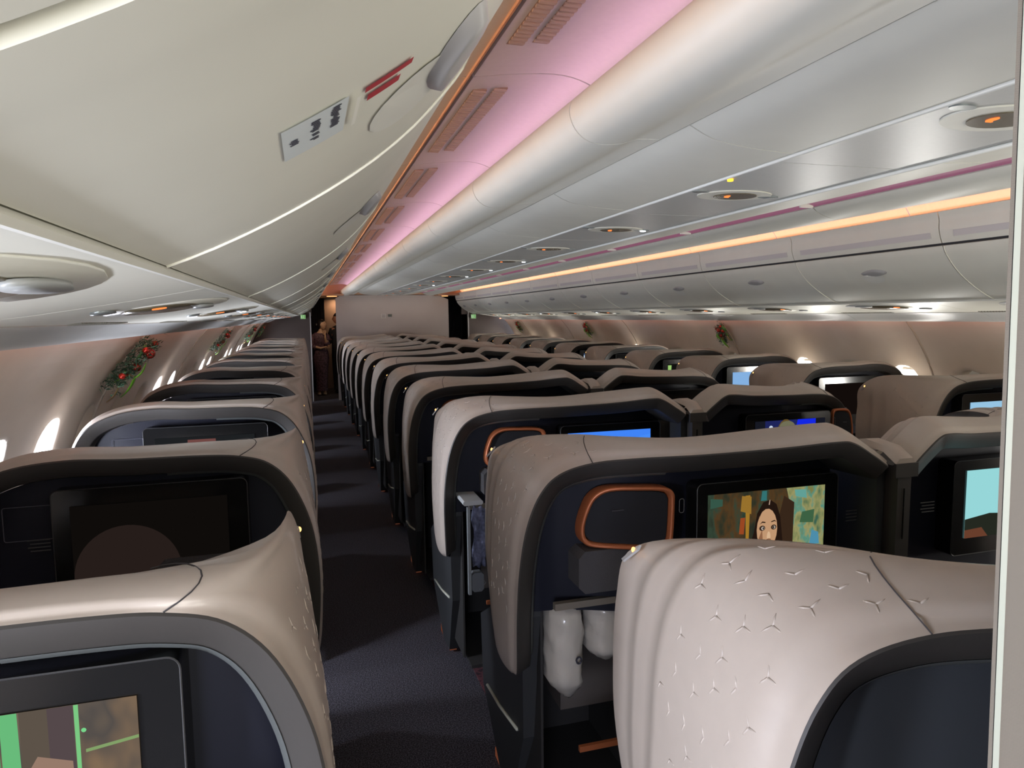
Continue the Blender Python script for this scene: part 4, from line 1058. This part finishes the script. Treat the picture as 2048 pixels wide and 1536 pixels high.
def attendant():
    root = empty('person', (.27, 15.72, 0)); V = Vector
    J = [(V((0, 0, .92)), (.125, .095)), (V((0, 0, 1.06)), (.100, .080)), (V((0, 0, 1.22)), (.125, .085)), (V((0, 0, 1.33)), (.10, .065)), (V((.01, 0, 1.39)), .046), (V((.02, 0, 1.46)), .045)]
    E = [(0, 1), (1, 2), (2, 3), (3, 4), (4, 5)]
    # left arm (viewer's left) bent across the body, right arm with the hand lifted to the collar
    J += [(V((-.15, -.01, 1.30)), .048), (V((-.175, -.05, 1.08)), .038), (V((.0, -.14, 1.03)), .028), (V((.06, -.15, 1.05)), .022)]
    E += [(3, 6), (6, 7), (7, 8), (8, 9)]; hand(J, E, 9, (.06, -.15, 1.05), (1, 0, .2), (0, 0, 1))
    k = len(J); J += [(V((.15, -.01, 1.30)), .048), (V((.13, -.10, 1.09)), .038), (V((.10, -.16, 1.26)), .026), (V((.105, -.15, 1.30)), .022)]
    E += [(3, k), (k, k+1), (k+1, k+2), (k+2, k+3)]; hand(J, E, k+3, (.105, -.15, 1.30), (-.1, .25, 1), (1, 0, 0))
    k = len(J)
    for sx in (-1, 1):
        n0 = len(J); J += [(V((sx*.075, 0, .80)), .078), (V((sx*.065, -.01, .48)), .055), (V((sx*.06, 0, .12)), .036), (V((sx*.06, -.02, .05)), .032), (V((sx*.065, -.12, .03)), .028)]
        E += [(0, n0), (n0, n0+1), (n0+1, n0+2), (n0+2, n0+3), (n0+3, n0+4)]
    skin_obj('body', J, E, SKIN, root)
    head(root, (.045, 0, 1.535), (.75, -.35, .22), 0, SKIN, HAIRM, True)
    bat = mat('batik', (.075, .035, .05), .7, noise=.9, nscale=38)
    loft('sarong_skirt', [(0, 0, .10, .125, .105), (0, 0, .30, .125, .11), (0, 0, .60, .145, .125), (0, 0, .82, .172, .14), (0, 0, .97, .155, .12), (0, 0, 1.02, .135, .105)], bat, root)
    tp = loft('kebaya_top', [(0, 0, .98, .140, .11), (0, 0, 1.06, .125, .098), (0, -.005, 1.18, .155, .122), (0, 0, 1.27, .172, .115), (0, 0, 1.335, .165, .095), (0, .012, 1.375, .095, .065)], bat, root)
    for pts in (((-.13, 0, 1.31), (-.165, -.015, 1.22), (-.178, -.05, 1.08), (-.10, -.10, 1.045)), ((.13, 0, 1.31), (.155, -.03, 1.22), (.135, -.10, 1.09), (.118, -.13, 1.16))):
        g = G(); g.tube(curve([Vector(p)[:] for p in pts], 4), .060, 10); g.build('sleeve', bat, tp, True)
    for sx in (-.062, .062):
        g = G(); g.ball((sx, -.06, .035), .038, .10, .034, 12, 8); g.build('shoe', mat('shoe', (.30, .22, .16), .5), root, True)
    tag(root, 'person in a dark patterned sarong uniform with pinned black hair, hand raised to the collar', 'person')
def man():
    root = empty('person', (.70, 16.12, 0)); V = Vector
    J = [(V((0, 0, .96)), (.14, .11)), (V((0, 0, 1.15)), (.13, .10)), (V((0, 0, 1.33)), (.15, .10)), (V((0, 0, 1.46)), (.12, .075)), (V((0, 0, 1.53)), .052), (V((0, 0, 1.59)), .05)]
    E = [(0, 1), (1, 2), (2, 3), (3, 4), (4, 5)]
    J += [(V((-.18, 0, 1.42)), .056), (V((-.21, -.06, 1.18)), .044), (V((-.27, -.18, 1.14)), .032), (V((-.31, -.22, 1.15)), .025)]; E += [(3, 6), (6, 7), (7, 8), (8, 9)]; hand(J, E, 9, (-.31, -.22, 1.15), (-1, -.5, 0), (0, 0, 1), 1.1)
    k = len(J); J += [(V((.18, 0, 1.42)), .056), (V((.21, 0, 1.16)), .044), (V((.20, -.06, .93)), .032), (V((.20, -.07, .88)), .025)]; E += [(3, k), (k, k+1), (k+1, k+2), (k+2, k+3)]; hand(J, E, k+3, (.20, -.07, .88), (0, -.1, -1), (0, 1, 0), 1.1)
    for sx in (-1, 1):
        n0 = len(J); J += [(V((sx*.09, 0, .86)), .088), (V((sx*.10, -.01, .50)), .062), (V((sx*.10, 0, .12)), .042), (V((sx*.10, -.02, .05)), .036), (V((sx*.105, -.14, .035)), .032)]
        E += [(0, n0), (n0, n0+1), (n0+1, n0+2), (n0+2, n0+3), (n0+3, n0+4)]
    skin_obj('body', J, E, mat('skin_warm', (.40, .17, .10), .55), root)
    head(root, (-.05, -.02, 1.67), (-1, -.3, 0), 0, MATS['skin_warm'], HAIRM, False)
    su = mat('suit_black', (.012, .012, .016), .8)
    jk = loft('jacket', [(0, 0, .80, .185, .13), (0, 0, 1.0, .18, .13), (0, 0, 1.2, .175, .125), (0, 0, 1.38, .195, .12), (0, 0, 1.475, .165, .09), (0, 0, 1.52, .08, .06)], su, root)
    for pts in (((-.16, 0, 1.44), (-.20, -.02, 1.32), (-.212, -.06, 1.18), (-.26, -.16, 1.145)), ((.16, 0, 1.44), (.20, 0, 1.32), (.212, 0, 1.16), (.20, -.05, .95))):
        g = G(); g.tube(curve([Vector(p)[:] for p in pts], 4), .057, 10); g.build('sleeve', su, jk, True)
    for sx in (-1, 1): loft('trouser_leg', [(sx*.105, -.005, .07, .055, .07), (sx*.10, 0, .5, .075, .08), (sx*.09, 0, .88, .098, .11)], su, root)
    for sx in (-.10, .10):
        g = G(); g.ball((sx, -.07, .04), .045, .125, .042, 12, 8); g.build('shoe', BLACK, root, True)
    tag(root, 'person in a dark suit facing the attendant, half hidden behind the bulkhead', 'person')
attendant(); man()

# ------------------------------------------------------------------ rear wall behind the camera
g = G(); g.box(-1.4, 4.7, YB-.05, YB, 0, 2.5); struct(g.build('wall_back', WBEI))
